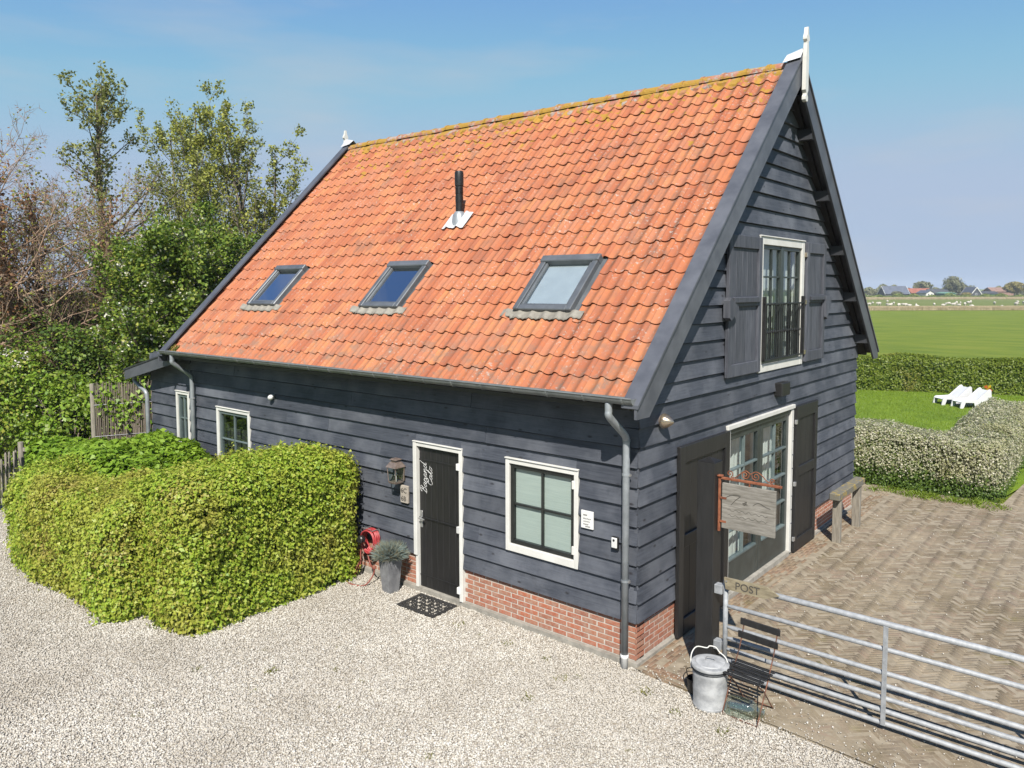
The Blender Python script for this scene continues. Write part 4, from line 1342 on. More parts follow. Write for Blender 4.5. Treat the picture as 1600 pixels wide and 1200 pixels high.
for k in range(2):
    me = bpy.data.meshes.new('paving_brick')
    me.from_pydata(pv, [], pf)
    me.materials.append(MATS['paver' if k == 0 else 'paver_red'])
    PMES.append(me)
for (x, y, a, l, k) in S[:300]:
    o = bpy.data.objects.new('paving_brick', PMES[int(k)])
    o.location = (x, y, Z_PAVE + random.gauss(0, .0012))
    o.rotation_euler = (random.gauss(0, .010), random.gauss(0, .005), a + random.gauss(0, .012))
    link(o, paving)
def joined_pavers(name, rows, mat):
    base = np.array(pv)
    N = len(rows)
    a = rows[:, 2] + rng.normal(0, .012, N)
    tx, ty = rng.normal(0, .005, N), rng.normal(0, .010, N)
    c, s_ = np.cos(a), np.sin(a)
    X = base[None, :, 0] * c[:, None] - base[None, :, 1] * s_[:, None] + rows[:, 0:1]
    Y = base[None, :, 0] * s_[:, None] + base[None, :, 1] * c[:, None] + rows[:, 1:2]
    Zz = base[None, :, 2] + base[None, :, 0] * tx[:, None] + base[None, :, 1] * ty[:, None] + (Z_PAVE + rng.normal(0, .0013, N))[:, None]
    V = np.stack([X, Y, Zz], 2).reshape(-1, 3)
    Fa = (np.array(pf)[None] + (np.arange(N) * len(base))[:, None, None]).reshape(-1, 4)
    return tag(np_mesh(name, V, 4, mat, paving, False, Fa), kind='stuff')
rest = S[300:]
joined_pavers('paving_bricks_beyond', rest[rest[:, 4] == 0], 'paver')
joined_pavers('border_bricks_beyond', rest[rest[:, 4] == 1], 'paver_red')

# ------------------------------------------------------------------ gravel
def in_gravel(x, y):
    ok = (y < np.where(x > 0.06, edge_y(0) - 0.008 - 0.065 * np.clip(x, 0, 3.2), -0.045)) & ~((x < -4.75) & (y > -2.75) & (x > -5.8)) & ~((x <= -5.8) & (x > -9.7) & (y > -3.15)) & ~((x <= -9.7) & (y > -2.45))
    return ok
def pebbles(name, X, Y, Zb, r0, r1, mat='pebble'):
    N = len(X)
    oc = np.array([(1, 0, 0), (-1, 0, 0), (0, 1, 0), (0, -1, 0), (0, 0, 1), (0, 0, -1)], float)
    fa = np.array([(0, 2, 4), (2, 1, 4), (1, 3, 4), (3, 0, 4), (2, 0, 5), (1, 2, 5), (3, 1, 5), (0, 3, 5)])
    r = rng.uniform(r0, r1, N) * rng.uniform(.75, 1.25, N)
    sc3 = np.stack([r * rng.uniform(.8, 1.5, N), r * rng.uniform(.7, 1.1, N), r * rng.uniform(.45, .85, N)], 1)
    V = oc[None] * sc3[:, None, :] * rng.uniform(.75, 1.25, (N, 6, 1))
    q = rng.normal(0, 1, (N, 4)) * np.array([1, .35, .35, 1])
    q /= np.linalg.norm(q, axis=1)[:, None]
    w, x, y, z = q.T
    Rm = np.stack([1 - 2 * (y * y + z * z), 2 * (x * y - z * w), 2 * (x * z + y * w), 2 * (x * y + z * w), 1 - 2 * (x * x + z * z), 2 * (y * z - x * w), 2 * (x * z - y * w), 2 * (y * z + x * w), 1 - 2 * (x * x + y * y)], 1).reshape(N, 3, 3)
    V = np.einsum('nij,nkj->nki', Rm, V)
    V += np.stack([X, Y, Zb + r * .35 + rng.uniform(0, .008, N)], 1)[:, None, :]
    Fa = (fa[None] + (np.arange(N) * 6)[:, None, None]).reshape(-1, 3)
    return np_mesh(name, V.reshape(-1, 3), 3, mat, None, False, Fa)
X = rng.uniform(-14, 6, 900000)
Y = rng.uniform(-6.5, 0.0, 900000)
dist = np.hypot(X - CAM.x, Y - CAM.y)
keep = in_gravel(X, Y) & seen(np.c_[X, Y, np.full(len(X), Z_GRAVEL)], .06) & (rng.uniform(0, 1, len(X)) < np.clip((8.5 / dist) ** 1.5, 0, 1) * .80)
X, Y = X[keep], Y[keep]
tag(pebbles('gravel', X, Y, Z_GRAVEL, .0075, .0145), 'pale crushed gravel covering the yard before the house', 'gravel', kind='stuff')
n = 900
X = rng.uniform(0.1, 5.5, n)
Y = edge_y(0) - .065 * np.clip(X, 0, 3.2) + np.abs(rng.exponential(.35, n)) - .03
X2 = rng.uniform(0.4, 5.5, 500)
Y2 = rng.uniform(0.3, 8.5, 500)
tag(pebbles('strewn_gravel', np.r_[X, X2], np.r_[Y, Y2], Z_PAVE, .006, .013), 'loose pale pebbles strewn over the paving bricks', 'gravel', kind='stuff')
# weeds in the gravel
def tufts(name, mat, centres, n, h, spread, w=.006, lean=.5):
    P = []
    for (x, y, z, s_) in centres:
        b = np.stack([x + rng.normal(0, spread * s_, n), y + rng.normal(0, spread * s_, n), np.full(n, z)], 1)
        hh = h * s_ * rng.uniform(.5, 1.2, n)
        d = np.stack([rng.normal(0, lean, n), rng.normal(0, lean, n), np.ones(n)], 1) * hh[:, None]
        t_ = np.stack([rng.normal(0, 1, n), rng.normal(0, 1, n), np.zeros(n)], 1)
        t_ *= (w * s_ / (np.linalg.norm(t_, axis=1) + 1e-6))[:, None]
        P.append(np.stack([b - t_, b + t_, b + d * .55 + t_ * .8, b + d + np.stack([d[:, 0] * .3, d[:, 1] * .3, -hh * .08], 1)], 1).reshape(-1, 3))
    return np_mesh(name, np.concatenate(P), 4, mat)
wc = []
for _ in range(34):
    x, y = random.uniform(-4, 3), random.uniform(-5, -.3)
    if in_gravel(np.array([x]), np.array([y]))[0]:
        wc.append((x, y, Z_GRAVEL + .005, random.uniform(.3, 1.0)))
for x, y in ((-.9, -.5), (-.5, -.75), (-.35, -.6), (.35, -.4), (-1.5, -.5), (.8, -.55), (1.3, -.6), (-2.3, -.45)):
    wc.append((x, y, Z_GRAVEL + .005, random.uniform(.7, 1.2)))
tag(tufts('weeds', 'moss_tuft', wc, 26, .04, .04), 'small weed tufts sprouting through the gravel', 'weeds', kind='stuff')
pc = [(random.uniform(-.1, 2.3), 10.05 + random.uniform(-.35, .15), Z_PAVE, random.uniform(.6, 1.4)) for _ in range(60)]
tag(tufts('grass_fringe', 'grass_blade', pc, 30, .07, .06), 'grass and dandelions fringing the pale hedge foot', 'grass', kind='stuff')

# ------------------------------------------------------------------ small things by the front wall
def stand(name, label, cat, loc, rz=0, group=None):
    return empty(name, label, cat, loc, rz, group)
# doormat with an openwork pattern
mat_ = stand('doormat', 'black rubber openwork doormat lying on the gravel before the door', 'doormat', (-3.04, -.345, Z_GRAVEL + .02), R(1))
mw, mh = .345, .235
mb = MB()
mb.bbox(-mw, mw, -mh, -mh + .045, 0, .016)
mb.bbox(-mw, mw, mh - .045, mh, 0, .016)
mb.bbox(-mw, -mw + .045, -mh + .0455, mh - .0455, 0, .016)
mb.bbox(mw - .045, mw, -mh + .0455, mh - .0455, 0, .016)
mb.build('mat_border', 'rubber', mat_)
mb = MB()
for i in range(8):
    for j in range(5):
        cx, cy = -mw + .075 + i * .0775, -mh + .075 + j * .08
        ph = (i + j) % 2
        pts = [(cx + (.034 - .0035 * k) * math.cos(k * .75 + ph * 2), cy + (.034 - .0035 * k) * math.sin(k * .75 + ph * 2), .008) for k in range(9)]
        mb.tube(pts, .0075, 5)
mb.tube([(-mw + .04, 0, .007), (mw - .04, 0, .007)], .007, 5)
for i in range(7):
    mb.tube([(-mw + .11 + i * .08, -mh + .04, .006), (-mw + .11 + i * .08, mh - .04, .006)], .006, 5)
mb.build('mat_scrollwork', 'rubber', mat_)
# tall planter with blue fescue
pl = stand('planter', 'tall tapered grey slate planter of blue fescue beside the door', 'planter', (-3.82, -.30, Z_GRAVEL), R(-4))
def taper(mb, w0, w1, z0, z1):
    mb.add([(-w0, -w0, z0), (w0, -w0, z0), (w0, w0, z0), (-w0, w0, z0), (-w1, -w1, z1), (w1, -w1, z1), (w1, w1, z1), (-w1, w1, z1)], [(0, 1, 5, 4), (1, 2, 6, 5), (2, 3, 7, 6), (3, 0, 4, 7), (0, 3, 2, 1)])
mb = MB()
taper(mb, .082, .125, 0, .56)
taper(mb, .077, .11, .02, .5595)
mb.add([(-.125, -.125, .56), (.125, -.125, .56), (.125, .125, .56), (-.125, .125, .56), (-.11, -.11, .5595), (.11, -.11, .5595), (.11, .11, .5595), (-.11, .11, .5595)], [(k, (k + 1) % 4, 4 + (k + 1) % 4, 4 + k) for k in range(4)])
mb.build('pot', 'slate_pot', pl)
MB().box(-.105, .105, -.105, .105, .50, .52).build('soil', 'earth', pl)
n = 3200
th = rng.uniform(0, 2 * math.pi, n)
el = rng.uniform(-.05, 1.35, n)
d = np.stack([np.cos(th) * np.cos(el), np.sin(th) * np.cos(el), np.sin(el)], 1)
ln = rng.uniform(.16, .27, n)[:, None]
b = np.stack([rng.normal(0, .04, n), rng.normal(0, .04, n), np.full(n, .51)], 1)
tn = np.cross(d, [0, 0, 1.0]) * .0012
P = np.stack([b - tn, b + tn, b + d * ln * .6 + tn * .8 + [0, 0, .02], b + d * ln], 1).reshape(-1, 3)
np_mesh('fescue', P, 4, 'fescue', pl)
# garden hose on its wall bracket
hx, hz, hy = -4.47, .50, -.10
hose = stand('garden_hose', 'coiled red garden hose hanging on a wall bracket beside the planter', 'hose', (hx, hy, hz))
mb = MB()
for i in range(13):
    rr = .15 + random.uniform(-.025, .025)
    yy = -.06 + .12 * (i / 12) - .02
    ph = random.uniform(-.2, .2)
    mb.tube([(rr * (.93 + .05 * random.random()) * math.cos(a), yy + .012 * math.sin(2 * a + i), rr * 1.12 * math.sin(a) - .02 + .01 * ph) for a in [2 * math.pi * k / 28 for k in range(29)]], .011, 7, caps=False)
mb.build('hose_coil', 'hose_red', hose, smooth=True)
zz = Z_GRAVEL - hz
mb = MB()
mb.tube(catmull([(-.14, -.05, .02), (-.15, -.08, -.18), (-.13, -.12, -.40), (-.20, -.20, zz + .03), (-.36, -.30, zz + .012)], 6), .011, 7)
mb.tube(catmull([(-.02, -.06, -.19), (.06, -.08, -.33), (.20, -.12, -.38), (.26, -.16, -.30), (.27, -.20, -.42), (.22, -.32, zz + .02), (.02, -.40, zz + .012), (-.14, -.36, zz + .014), (-.17, -.24, zz + .05), (-.12, -.10, -.30)], 6), .011, 7)
mb.build('hose_tail', 'hose_brown', hose, smooth=True)
mb = MB()
for s_ in (-.10, .09):
    mb.tube([(s_, .08, .16), (s_, -.07, .155), (s_, -.09, .19)], .006, 6)
    mb.tube([(s_, .08, .16), (s_, .08, -.02)], .006, 6)
mb.tube([(-.10, -.09, .19), (.09, -.09, .19)], .005, 6)
mb.build('hose_bracket', 'steel', hose)
mb = MB().lathe([(0, 0), (.05, 0), (.06, .02), (.06, .07), (.045, .085), (0, .085)], 14)
mb.build('spray_gun', 'black_metal', hose, xf=Matrix.Translation((-.05, -.11, .02)) @ Matrix.Rotation(R(80), 4, 'X'))
# coach lantern
ln_ = stand('wall_lantern', 'weathered copper coach lantern with glass panes left of the door', 'lantern', (-3.87, -.13, 1.46))
ln_.scale = (.82, .82, .88)
def frust(w0, w1, z0, z1, name, m, hollow=False):
    mb = MB()
    taper(mb, w0, w1, z0, z1)
    mb.add([(-w1, -w1, z1), (w1, -w1, z1), (w1, w1, z1), (-w1, w1, z1)], [(0, 1, 2, 3)])
    return mb.build(name, m, ln_)
frust(.085, .095, 0, .025, 'lantern_base', 'copper_old')
frust(.125, .075, .265, .345, 'lantern_roof', 'copper_old')
frust(.06, .06, .3455, .385, 'lantern_chimney', 'copper_old')
frust(.08, .05, .3855, .405, 'lantern_cap', 'copper_old')
for sx in (-1, 1):
    for sy in (-1, 1):
        MB().tube([(sx * .088, sy * .088, .02), (sx * .105, sy * .105, .27)], .008, 6).build('lantern_corner', 'copper_old', ln_)
for k in range(4):
    M4 = Matrix.Rotation(k * math.pi / 2, 4, 'Z')
    MB().add([(-.085, -.087, .027), (.085, -.087, .027), (.10, -.103, .264), (-.10, -.103, .264)], [(0, 1, 2, 3)]).build('lantern_pane', 'glass', ln_, xf=M4)
MB().tube([(0, 0, .025), (0, 0, .12), (0, 0, .125), (0, 0, .19)], [.014, .014, .026, .02], 10).build('lantern_bulb', 'paper', ln_)
MB().box(-.10, .10, .112, .122, .03, .26).build('lantern_back', 'brass_lamp', ln_)
MB().box(-.05, .05, .105, .15, .10, .30).build('lantern_mount', 'copper_old', ln_)
# house number
hn = stand('house_number', 'small stone plate lettered 6C and 6B between lantern and door', 'sign', (-3.765, -.058, 1.30))
MB().bbox(-.075, .075, -.018, .018, -.125, .125, .004).build('plate', 'stone_plate', hn)
MX = lambda a, o, z: Matrix.Translation((a, o, z)) @ Matrix.Rotation(R(90), 4, 'X')
text_mesh('number_text', '6C', .100, 'ink', hn, MX(-.060, -.0205, .022))
text_mesh('number_text', '6B', .100, 'ink', hn, MX(-.060, -.0205, -.096))
# note beside the window
nt = stand('notice', 'white notice with handwritten lines beside the large window', 'notice', (-.64, -.048, 1.53))
MB().bbox(-.085, .085, -.006, .012, -.105, .105, .003).build('notice_board', 'white_plastic', nt)
mb = MB()
for z, a0, a1 in ((.055, -.05, .0), (.012, -.055, .055), (-.02, -.05, .04), (-.055, -.05, .02), (-.08, -.02, .045)):
    pts = [(a0 + (a1 - a0) * k / 16, -.0075, z + .009 * math.sin(k * 2.1 + z * 90)) for k in range(17)]
    mb.tube(pts, .0022, 4)
mb.build('handwriting', 'ink', nt)
# key box
kb = stand('key_box', 'small white key safe with black surround beside the corner downpipe', 'key safe', (-.255, -.052, 1.335))
MB().bbox(-.045, .045, -.01, .02, -.075, .075, .008).build('box_surround', 'black_metal', kb)
MB().bbox(-.036, .036, -.03, -.0102, -.052, .066, .008).build('box_cover', 'white_plastic', kb)
MB().lathe([(0, 0), (.013, 0), (.013, .004), (0, .004)], 12).build('lock', 'black_metal', kb, xf=Matrix.Translation((0, -.031, .04)) @ Matrix.Rotation(R(90), 4, 'X'))
# motion detector
sd = stand('motion_detector', 'small white motion detector under the eaves above the left window', 'detector', (-7.08, -.02, 2.40))
MB().bbox(-.03, .03, -.03, .02, -.03, .05, .008).build('detector_mount', 'white_plastic', sd)
mb = MB().lathe([(0, -.055), (.03, -.045), (.045, -.015), (.045, .015), (.03, .045), (0, .055)], 16)
mb.build('detector_head', 'white_plastic', sd, smooth=True, xf=Matrix.Translation((.03, -.065, .0)) @ Matrix.Rotation(R(70), 4, 'Y'))
# cone lamp on the gable
cl = stand('wall_lamp', 'round brass cone lamp on the gable boards near the house corner', 'lamp', (.03, .47, 2.70))
MB().lathe([(0, 0), (.07, 0), (.07, .02), (0, .02)], 20).build('lamp_base', 'copper_old', cl, xf=Matrix.Rotation(R(90), 4, 'Y'))
MB().lathe([(.088, .021), (.09, .035), (.075, .075), (.04, .125), (.012, .155), (0, .158)], 24).build('lamp_shade', 'brass_lamp', cl, smooth=True, xf=Matrix.Rotation(R(90), 4, 'Y'))

# ------------------------------------------------------------------ gate post with hanging sign
gp_ = stand('gate_post', 'tall square black gate post with pyramid top before the shutter', 'post', (.66, .42, Z_PAVE))
mb = MB().bbox(-.10, .10, -.10, .10, -.02, 2.38, .006)
mb.add([(-.10, -.10, 2.3805), (.10, -.10, 2.3805), (.10, .10, 2.3805), (-.10, .10, 2.3805), (0, 0, 2.42)], [(0, 1, 4), (1, 2, 4), (2, 3, 4), (3, 0, 4)])
mb.build('post_shaft', 'brown_black', gp_)
for z in (.35, .98):
    MB().bbox(.1005, .19, -.06, .03, z - .05, z + .05).build('hinge_plate', 'galvanised', gp_)
SB = (.66, .42)
sb = stand('sign_bracket', 'rusty iron scroll bracket on the black gate post', 'bracket', (.76, .42, 2.15))
mb = MB()
mb.bbox(.0, .70, -.012, .012, .0, .028)
mb.bbox(.004, .03, -.012, .012, -.58, -.0005)
mb.bbox(-.02, .05, -.03, .03, .0285, .045)
mb.build('bracket_bar', 'rust', sb)
def spiral(cx, cz, r0, turns, dirn, ph):
    return [(cx + r0 * (1 - .8 * k / 26) * math.cos(ph + dirn * turns * 2 * math.pi * k / 26), 0, cz + r0 * (1 - .8 * k / 26) * math.sin(ph + dirn * turns * 2 * math.pi * k / 26)) for k in range(27)]
for pts in (spiral(.13, .075, .038, 1.3, 1, -1.2), spiral(.30, .085, .045, 1.4, -1, 0.2), spiral(.42, .085, .045, 1.4, 1, 2.9), spiral(.60, .065, .03, 1.3, -1, -1.5)):
    MB().tube(pts, .0055, 6).build('scroll', 'rust', sb)
MB().tube(catmull([(.14, 0, .038), (.20, 0, .045), (.26, 0, .10), (.31, 0, .13), (.36, 0, .10)], 5), .0055, 6).build('scroll', 'rust', sb)
MB().tube(catmull([(.36, 0, .10), (.42, 0, .135), (.48, 0, .11), (.54, 0, .055), (.60, 0, .034)], 5), .0055, 6).build('scroll', 'rust', sb)
for z in (-.20, -.46):
    MB().bbox(.0305, .105, -.020, -.0165, z - .012, z + .012).build('bracket_clip', 'rust', sb)
MB().bbox(.345, .36, -.008, .008, -.06, -.0005).build('sign_hanger', 'rust', sb)
hs = stand('hanging_sign', 'weathered grey wooden sign board hanging from the rusty bracket', 'sign', (.80, .42, 2.12))
for i in range(4):
    z1 = -.005 - i * .125
    MB().bbox(.012, .60, -.016, .016, z1 - .1235, z1, .003).build('sign_plank', 'weathered_wood', hs)
mb = MB()
mb.tube(catmull([(.06, -.0165, -.16), (.13, -.0165, -.12), (.22, -.0165, -.12), (.17, -.0165, -.17), (.12, -.0165, -.23)], 6), .004, 4)
mb.tube(catmull([(.26, -.0165, -.19), (.29, -.0165, -.17), (.27, -.0165, -.21), (.25, -.0165, -.19), (.30, -.0165, -.20)], 6), .005, 4)
mb.tube(catmull([(.36, -.0165, -.20), (.42, -.0165, -.16), (.50, -.0165, -.19), (.55, -.0165, -.20)], 6), .0035, 4)
for z in (-.29, -.35):
    mb.tube([(.08 + .44 * k / 20, -.0165, z + .012 * math.sin(k * 1.9)) for k in range(21)], .0025, 4)
mb.build('faded_lettering', 'faint_ink', hs)
# tubular field gate
gate = stand('field_gate', 'galvanised seven-bar tubular field gate across the courtyard entrance', 'gate', (.88, .40, 0))
GLEN = 3.9
for z, r_ in zip((1.015, .765, .53, .405, .28, .155, .03), (.030, .024, .024, .024, .024, .024, .024)):
    MB().tube([(.0, 0, z), (.07, 0, z), (.08, 0, z), (GLEN, 0, z)], [r_ * .6, r_ * .8, r_, r_], 12).build('rail', 'galvanised', gate, smooth=True)
MB().tube([(0, 0, -.02), (0, 0, 1.05)], .027, 12).build('stile', 'galvanised', gate, smooth=True)
MB().tube([(GLEN, 0, .0), (GLEN, 0, 1.04)], .027, 12).build('stile', 'galvanised', gate, smooth=True)
MB().bbox(1.60, 1.645, -.034, -.026, .02, 1.0).build('stay', 'galvanised', gate)
MB().bbox(3.2, 3.245, -.034, -.026, .02, 1.0).build('stay', 'galvanised', gate)
for z in (.33, .96):
    MB().bbox(-.075, .02, -.012, .012, z - .02, z + .02).build('hinge_strap', 'galvanised', gate)
ps = stand('post_sign', 'small arrow-ended wooden sign lettered POST on top of the gate', 'sign', (.88, .355, 1.03))
MB().prism([(.0, .065), (.47, .075), (.60, .005), (.45, -.06), (.02, -.06)], 'y', -.012, .012).build('arrow_board', 'sign_post_wood', ps)
text_mesh('lettering', 'POST', .115, 'ink', ps, MX(.125, -.0125, -.035))
MB().tube([(.03, -.013, .03), (.03, -.02, .03)], .01, 8).build('screw', 'steel', ps)

# ------------------------------------------------------------------ milk can, chair, demijohn, scuttle
can = stand('metal_bin', 'dented white-washed zinc pail with lid beside the black gate post', 'pail', (.99, -.20, Z_GRAVEL), R(20))
b_ = MB().lathe([(0, 0), (.155, 0), (.17, .012), (.172, .03), (.166, .04), (.172, .18), (.174, .20), (.170, .22), (.176, .34), (.180, .36), (.176, .375), (.180, .42), (.186, .43), (.186, .44), (.17, .44)], 28).build('can_body', 'can_metal', can)
autosmooth(b_, 35)
l_ = MB().lathe([(.192, .425), (.194, .445), (.19, .455), (.15, .462), (.145, .47), (.06, .478), (0, .48)], 28).build('can_lid', 'can_metal', can)
autosmooth(l_, 35)
MB().tube(catmull([(-.045, 0, .478), (-.035, 0, .51), (.035, 0, .51), (.045, 0, .478)], 5), .006, 6).build('lid_handle', 'steel', can)
MB().tube(catmull([(-.19, -.02, .38), (-.195, .02, .50), (-.15, .10, .555), (-.05, .13, .545), (-.02, .14, .565), (.04, .14, .56), (.08, .13, .52), (.15, .09, .48), (.19, .0, .40)], 5), .006, 6).build('can_handle', 'white_paint', can)
for z in (.395, .41):
    MB().tube([(.184 * math.cos(a), .184 * math.sin(a), z) for a in [2 * math.pi * k / 28 for k in range(29)]], .004, 5, caps=False).build('can_hoop', 'black_metal', can)
sc_ = stand('coal_scuttle', 'small black metal scuttle half hidden behind the zinc pail', 'scuttle', (.77, -.08, Z_GRAVEL))
autosmooth(MB().lathe([(0, 0), (.07, 0), (.085, .12), (.09, .17), (.08, .17), (.072, .02), (0, .02)], 18).build('scuttle_body', 'black_metal', sc_))
MB().tube(catmull([(-.085, 0, .15), (-.10, 0, .24), (.0, 0, .26), (.085, 0, .15)], 5), .005, 6).build('scuttle_handle', 'black_metal', sc_)
ch_ = stand('folding_chair', 'black slatted folding bistro chair with rusty frame against the gate', 'chair', (1.36, -.08, Z_GRAVEL), R(-4))
sw, sd_ = .185, .19
for s_ in (-1, 1):
    MB().tube([(s_ * sw, -sd_ - .02, 0), (s_ * sw, .02, .40), (s_ * (sw - .005), .14, .60), (s_ * (sw - .005), .24, .86)], .0065, 8).build('back_leg', 'dark_rust', ch_)
    MB().tube([(s_ * (sw - .025), .22, 0), (s_ * (sw - .025), .0, .27), (s_ * (sw - .025), -sd_, .43)], .0065, 8).build('front_leg', 'dark_rust', ch_)
MB().tube([(-sw, -sd_ - .015, .012), (sw, -sd_ - .015, .012)], .006, 6).build('stretcher', 'dark_rust', ch_)
MB().tube([(-sw + .02, .20, .03), (sw - .02, .20, .03)], .006, 6).build('stretcher', 'dark_rust', ch_)
for i in range(6):
    y = -sd_ - .01 + i * .062
    MB().bbox(-.215, .215, y - .019, y + .019, .432 + .006 * i * .3, .448 + .006 * i * .3, .004).build('seat_slat', 'brown_black', ch_)
for z, y in ((.83, .222), (.71, .175)):
    MB().bbox(-.215, .215, y - .022, y - .006, z - .036, z + .036, .005).build('back_slat', 'brown_black', ch_)
dj = stand('demijohn', 'pale green glass demijohn lying under the folding chair', 'bottle', (1.20, -.24, Z_GRAVEL + .105), R(14))
pr_ = [(0, 0), (.07, .0), (.092, .015), (.10, .05), (.10, .20), (.09, .245), (.055, .28), (.032, .30), (.028, .345), (.033, .35), (.033, .362), (.022, .362)]
MB().lathe(pr_, 24).build('demijohn_glass', 'bottle_glass', dj, smooth=True, xf=Matrix.Rotation(R(90), 4, 'Y'))
# hitching rail
hr_ = stand('hitching_rail', 'weathered wooden rail on two square posts along the gable wall', 'rail', (.42, 6.42, Z_PAVE))
for y in (-.56, .56):
    MB().bbox(-.065, .065, y - .05, y + .05, -.02, .74, .006).build('post', 'post_wood', hr_)
MB().bbox(-.085, .085, -.74, .74, .7405, .86, .012).build('top_beam', 'mossy_wood', hr_)

# ------------------------------------------------------------------ hedges
def lumps(P, amp, f):
    return amp * (np.sin(P[:, 0] * f + 1.3 * np.sin(P[:, 1] * f * .7 + .5)) * np.sin(P[:, 1] * f * 1.1 + 2) + .7 * np.sin(P[:, 2] * f * 1.3 + P[:, 0] * f * .8) + .5 * np.sin((P[:, 0] + P[:, 1] * 1.7 - P[:, 2]) * f * 2.1)) * .5
def hedge_points(x0, x1, y0, y1, z0, zfun, n, rnd=.22, amp=.07, f=2.6, depth=.16):
    """points on and just under the skin of a clipped hedge whose top height is zfun(x,y)"""
    zt = max(zfun(x0, y0), zfun(x1, y1), zfun(x0, y1), zfun(x1, y0))
    areas = [(x1 - x0) * (y1 - y0) * 1.1, (x1 - x0) * (zt - z0), (x1 - x0) * (zt - z0), (y1 - y0) * (zt - z0), (y1 - y0) * (zt - z0)]
    k = rng.choice(5, n, p=np.array(areas) / sum(areas))
    u, v = rng.uniform(0, 1, n), rng.uniform(0, 1, n)
    X = np.where(k <= 2, x0 + u * (x1 - x0), np.where(k == 3, x0, x1))
    Y = np.where(k == 0, y0 + v * (y1 - y0), np.where(k == 1, y0, np.where(k == 2, y1, y0 + u * (y1 - y0))))
    top = np.array([zfun(a, b) for a, b in zip(X, Y)])
    Zc = np.where(k == 0, top, z0 + v * (top - z0))
    N = np.zeros((n, 3))
    N[k == 0] = (0, 0, 1)
    N[k == 1] = (0, -1, 0)
    N[k == 2] = (0, 1, 0)
    N[k == 3] = (-1, 0, 0)
    N[k == 4] = (1, 0, 0)
    P = np.stack([X, Y, Zc], 1)
    # round the edges: pull every point towards a rounded box
    c = np.stack([np.clip(X, x0 + rnd, x1 - rnd), np.clip(Y, y0 + rnd, y1 - rnd), np.minimum(Zc, top - rnd)], 1)
    d = P - c
    L = np.linalg.norm(d, axis=1)
    m = L > rnd
    P[m] = c[m] + d[m] / L[m][:, None] * rnd
    N[m] = d[m] / L[m][:, None]
    P += N * lumps(P, amp, f)[:, None]
    P -= N * (rng.uniform(0, 1, n) ** 2 * depth)[:, None]
    P += rng.normal(0, .02, (n, 3))
    P[:, 2] = np.maximum(P[:, 2], z0 + .01)
    return P, N + np.array([0, 0, .35])
def hedge(name, label, cat, parts, core, group=None, core_mat='dark_leaf'):
    loc = Vector(((core[0][0] + core[0][1]) / 2, (core[0][2] + core[0][3]) / 2, core[0][4]))
    e = empty(name, label, cat, loc, group=group)
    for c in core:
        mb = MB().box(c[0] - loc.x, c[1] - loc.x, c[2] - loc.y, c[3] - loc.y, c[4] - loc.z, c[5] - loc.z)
        mb.build('dark_core', core_mat, e)  # solid dark box added inside the leaves to stop see-through
    for (P, N, size, mat, hexa) in parts:
        o = blob_leaves('foliage', mat, P - np.array(loc), N, size, e, hexa, spread=.55)
    return e
def clumps(P, N, k, per, jit, out):
    idx = rng.choice(len(P), k, replace=False)
    c = P[idx] + unit_(N[idx]) * rng.uniform(0, out, (k, 1))
    Q = np.repeat(c, per, 0) + rng.normal(0, jit, (k * per, 3))
    return Q, np.repeat(N[idx], per, 0)
def unit_(a):
    return a / (np.linalg.norm(a, axis=-1, keepdims=True) + 1e-9)
G = Z_GRAVEL
zr_ = lambda x, y: 1.80 - .03 * (y + .3) * 0 - .04 * abs(y + 1.5)
def maple_hedge(name, label, box, zf, core, n, k, amp, rnd, bronze):
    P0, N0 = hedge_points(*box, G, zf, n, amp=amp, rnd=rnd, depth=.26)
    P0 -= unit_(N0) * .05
    Pc, Nc = hedge_points(*box, G, zf, k + 10, amp=amp, rnd=rnd, depth=.04)
    Q, Nq = clumps(Pc, Nc, k, 6, .036, .07)
    lone, Nl = clumps(Pc, Nc, k // 6, 3, .03, .15)
    pt = np.sin(Q[:, 0] * 2.3 + np.sin(Q[:, 2] * 2.0)) * np.sin(Q[:, 1] * 1.9 + 1.0) + rng.normal(0, .6, len(Q))
    br = pt > bronze
    hedge(name, label, 'hedge', [(P0, N0, .052, 'maple_shaded', True), (Q[~br], Nq[~br], .047, 'maple_leaf', True), (Q[br], Nq[br], .045, 'maple_leaf_bronze', True), (lone, Nl, .038, 'maple_tip', True)], core)
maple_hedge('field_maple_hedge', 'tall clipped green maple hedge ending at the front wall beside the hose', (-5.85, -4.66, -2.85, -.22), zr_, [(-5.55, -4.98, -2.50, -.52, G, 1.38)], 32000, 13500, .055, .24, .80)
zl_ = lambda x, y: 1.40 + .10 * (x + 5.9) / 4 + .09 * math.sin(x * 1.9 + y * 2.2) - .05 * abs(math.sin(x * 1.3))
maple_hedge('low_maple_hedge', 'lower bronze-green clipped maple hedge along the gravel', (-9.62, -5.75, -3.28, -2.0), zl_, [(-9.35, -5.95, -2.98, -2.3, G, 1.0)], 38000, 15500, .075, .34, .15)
zg_ = lambda x, y: 1.30 + .14 * math.sin(x * 1.7 + y) + .12 * math.sin(y * 2.9 + .7) + .10 * (x + 8) * -.35
P1, N1 = hedge_points(-11.7, -5.7, -2.4, -.15, -.1, zg_, 22000, amp=.12, rnd=.35)
P2, N2 = hedge_points(-13.3, -11.3, -1.75, -.15, -.1, lambda x, y: 1.05 + .1 * math.sin(x * 3 + y * 2), 9000, amp=.12, rnd=.35)
hedge('shrub_border', 'bright green broad-leaved shrubs filling the bed between hedge and house', 'shrub',
      [(P1, N1, .105, 'ground_leaf', True), (P2, N2, .10, 'ground_leaf', True)], [(-11.2, -6.0, -1.95, -.4, -.1, .8), (-12.9, -11.401, -1.4, -.5, -.1, .6)])
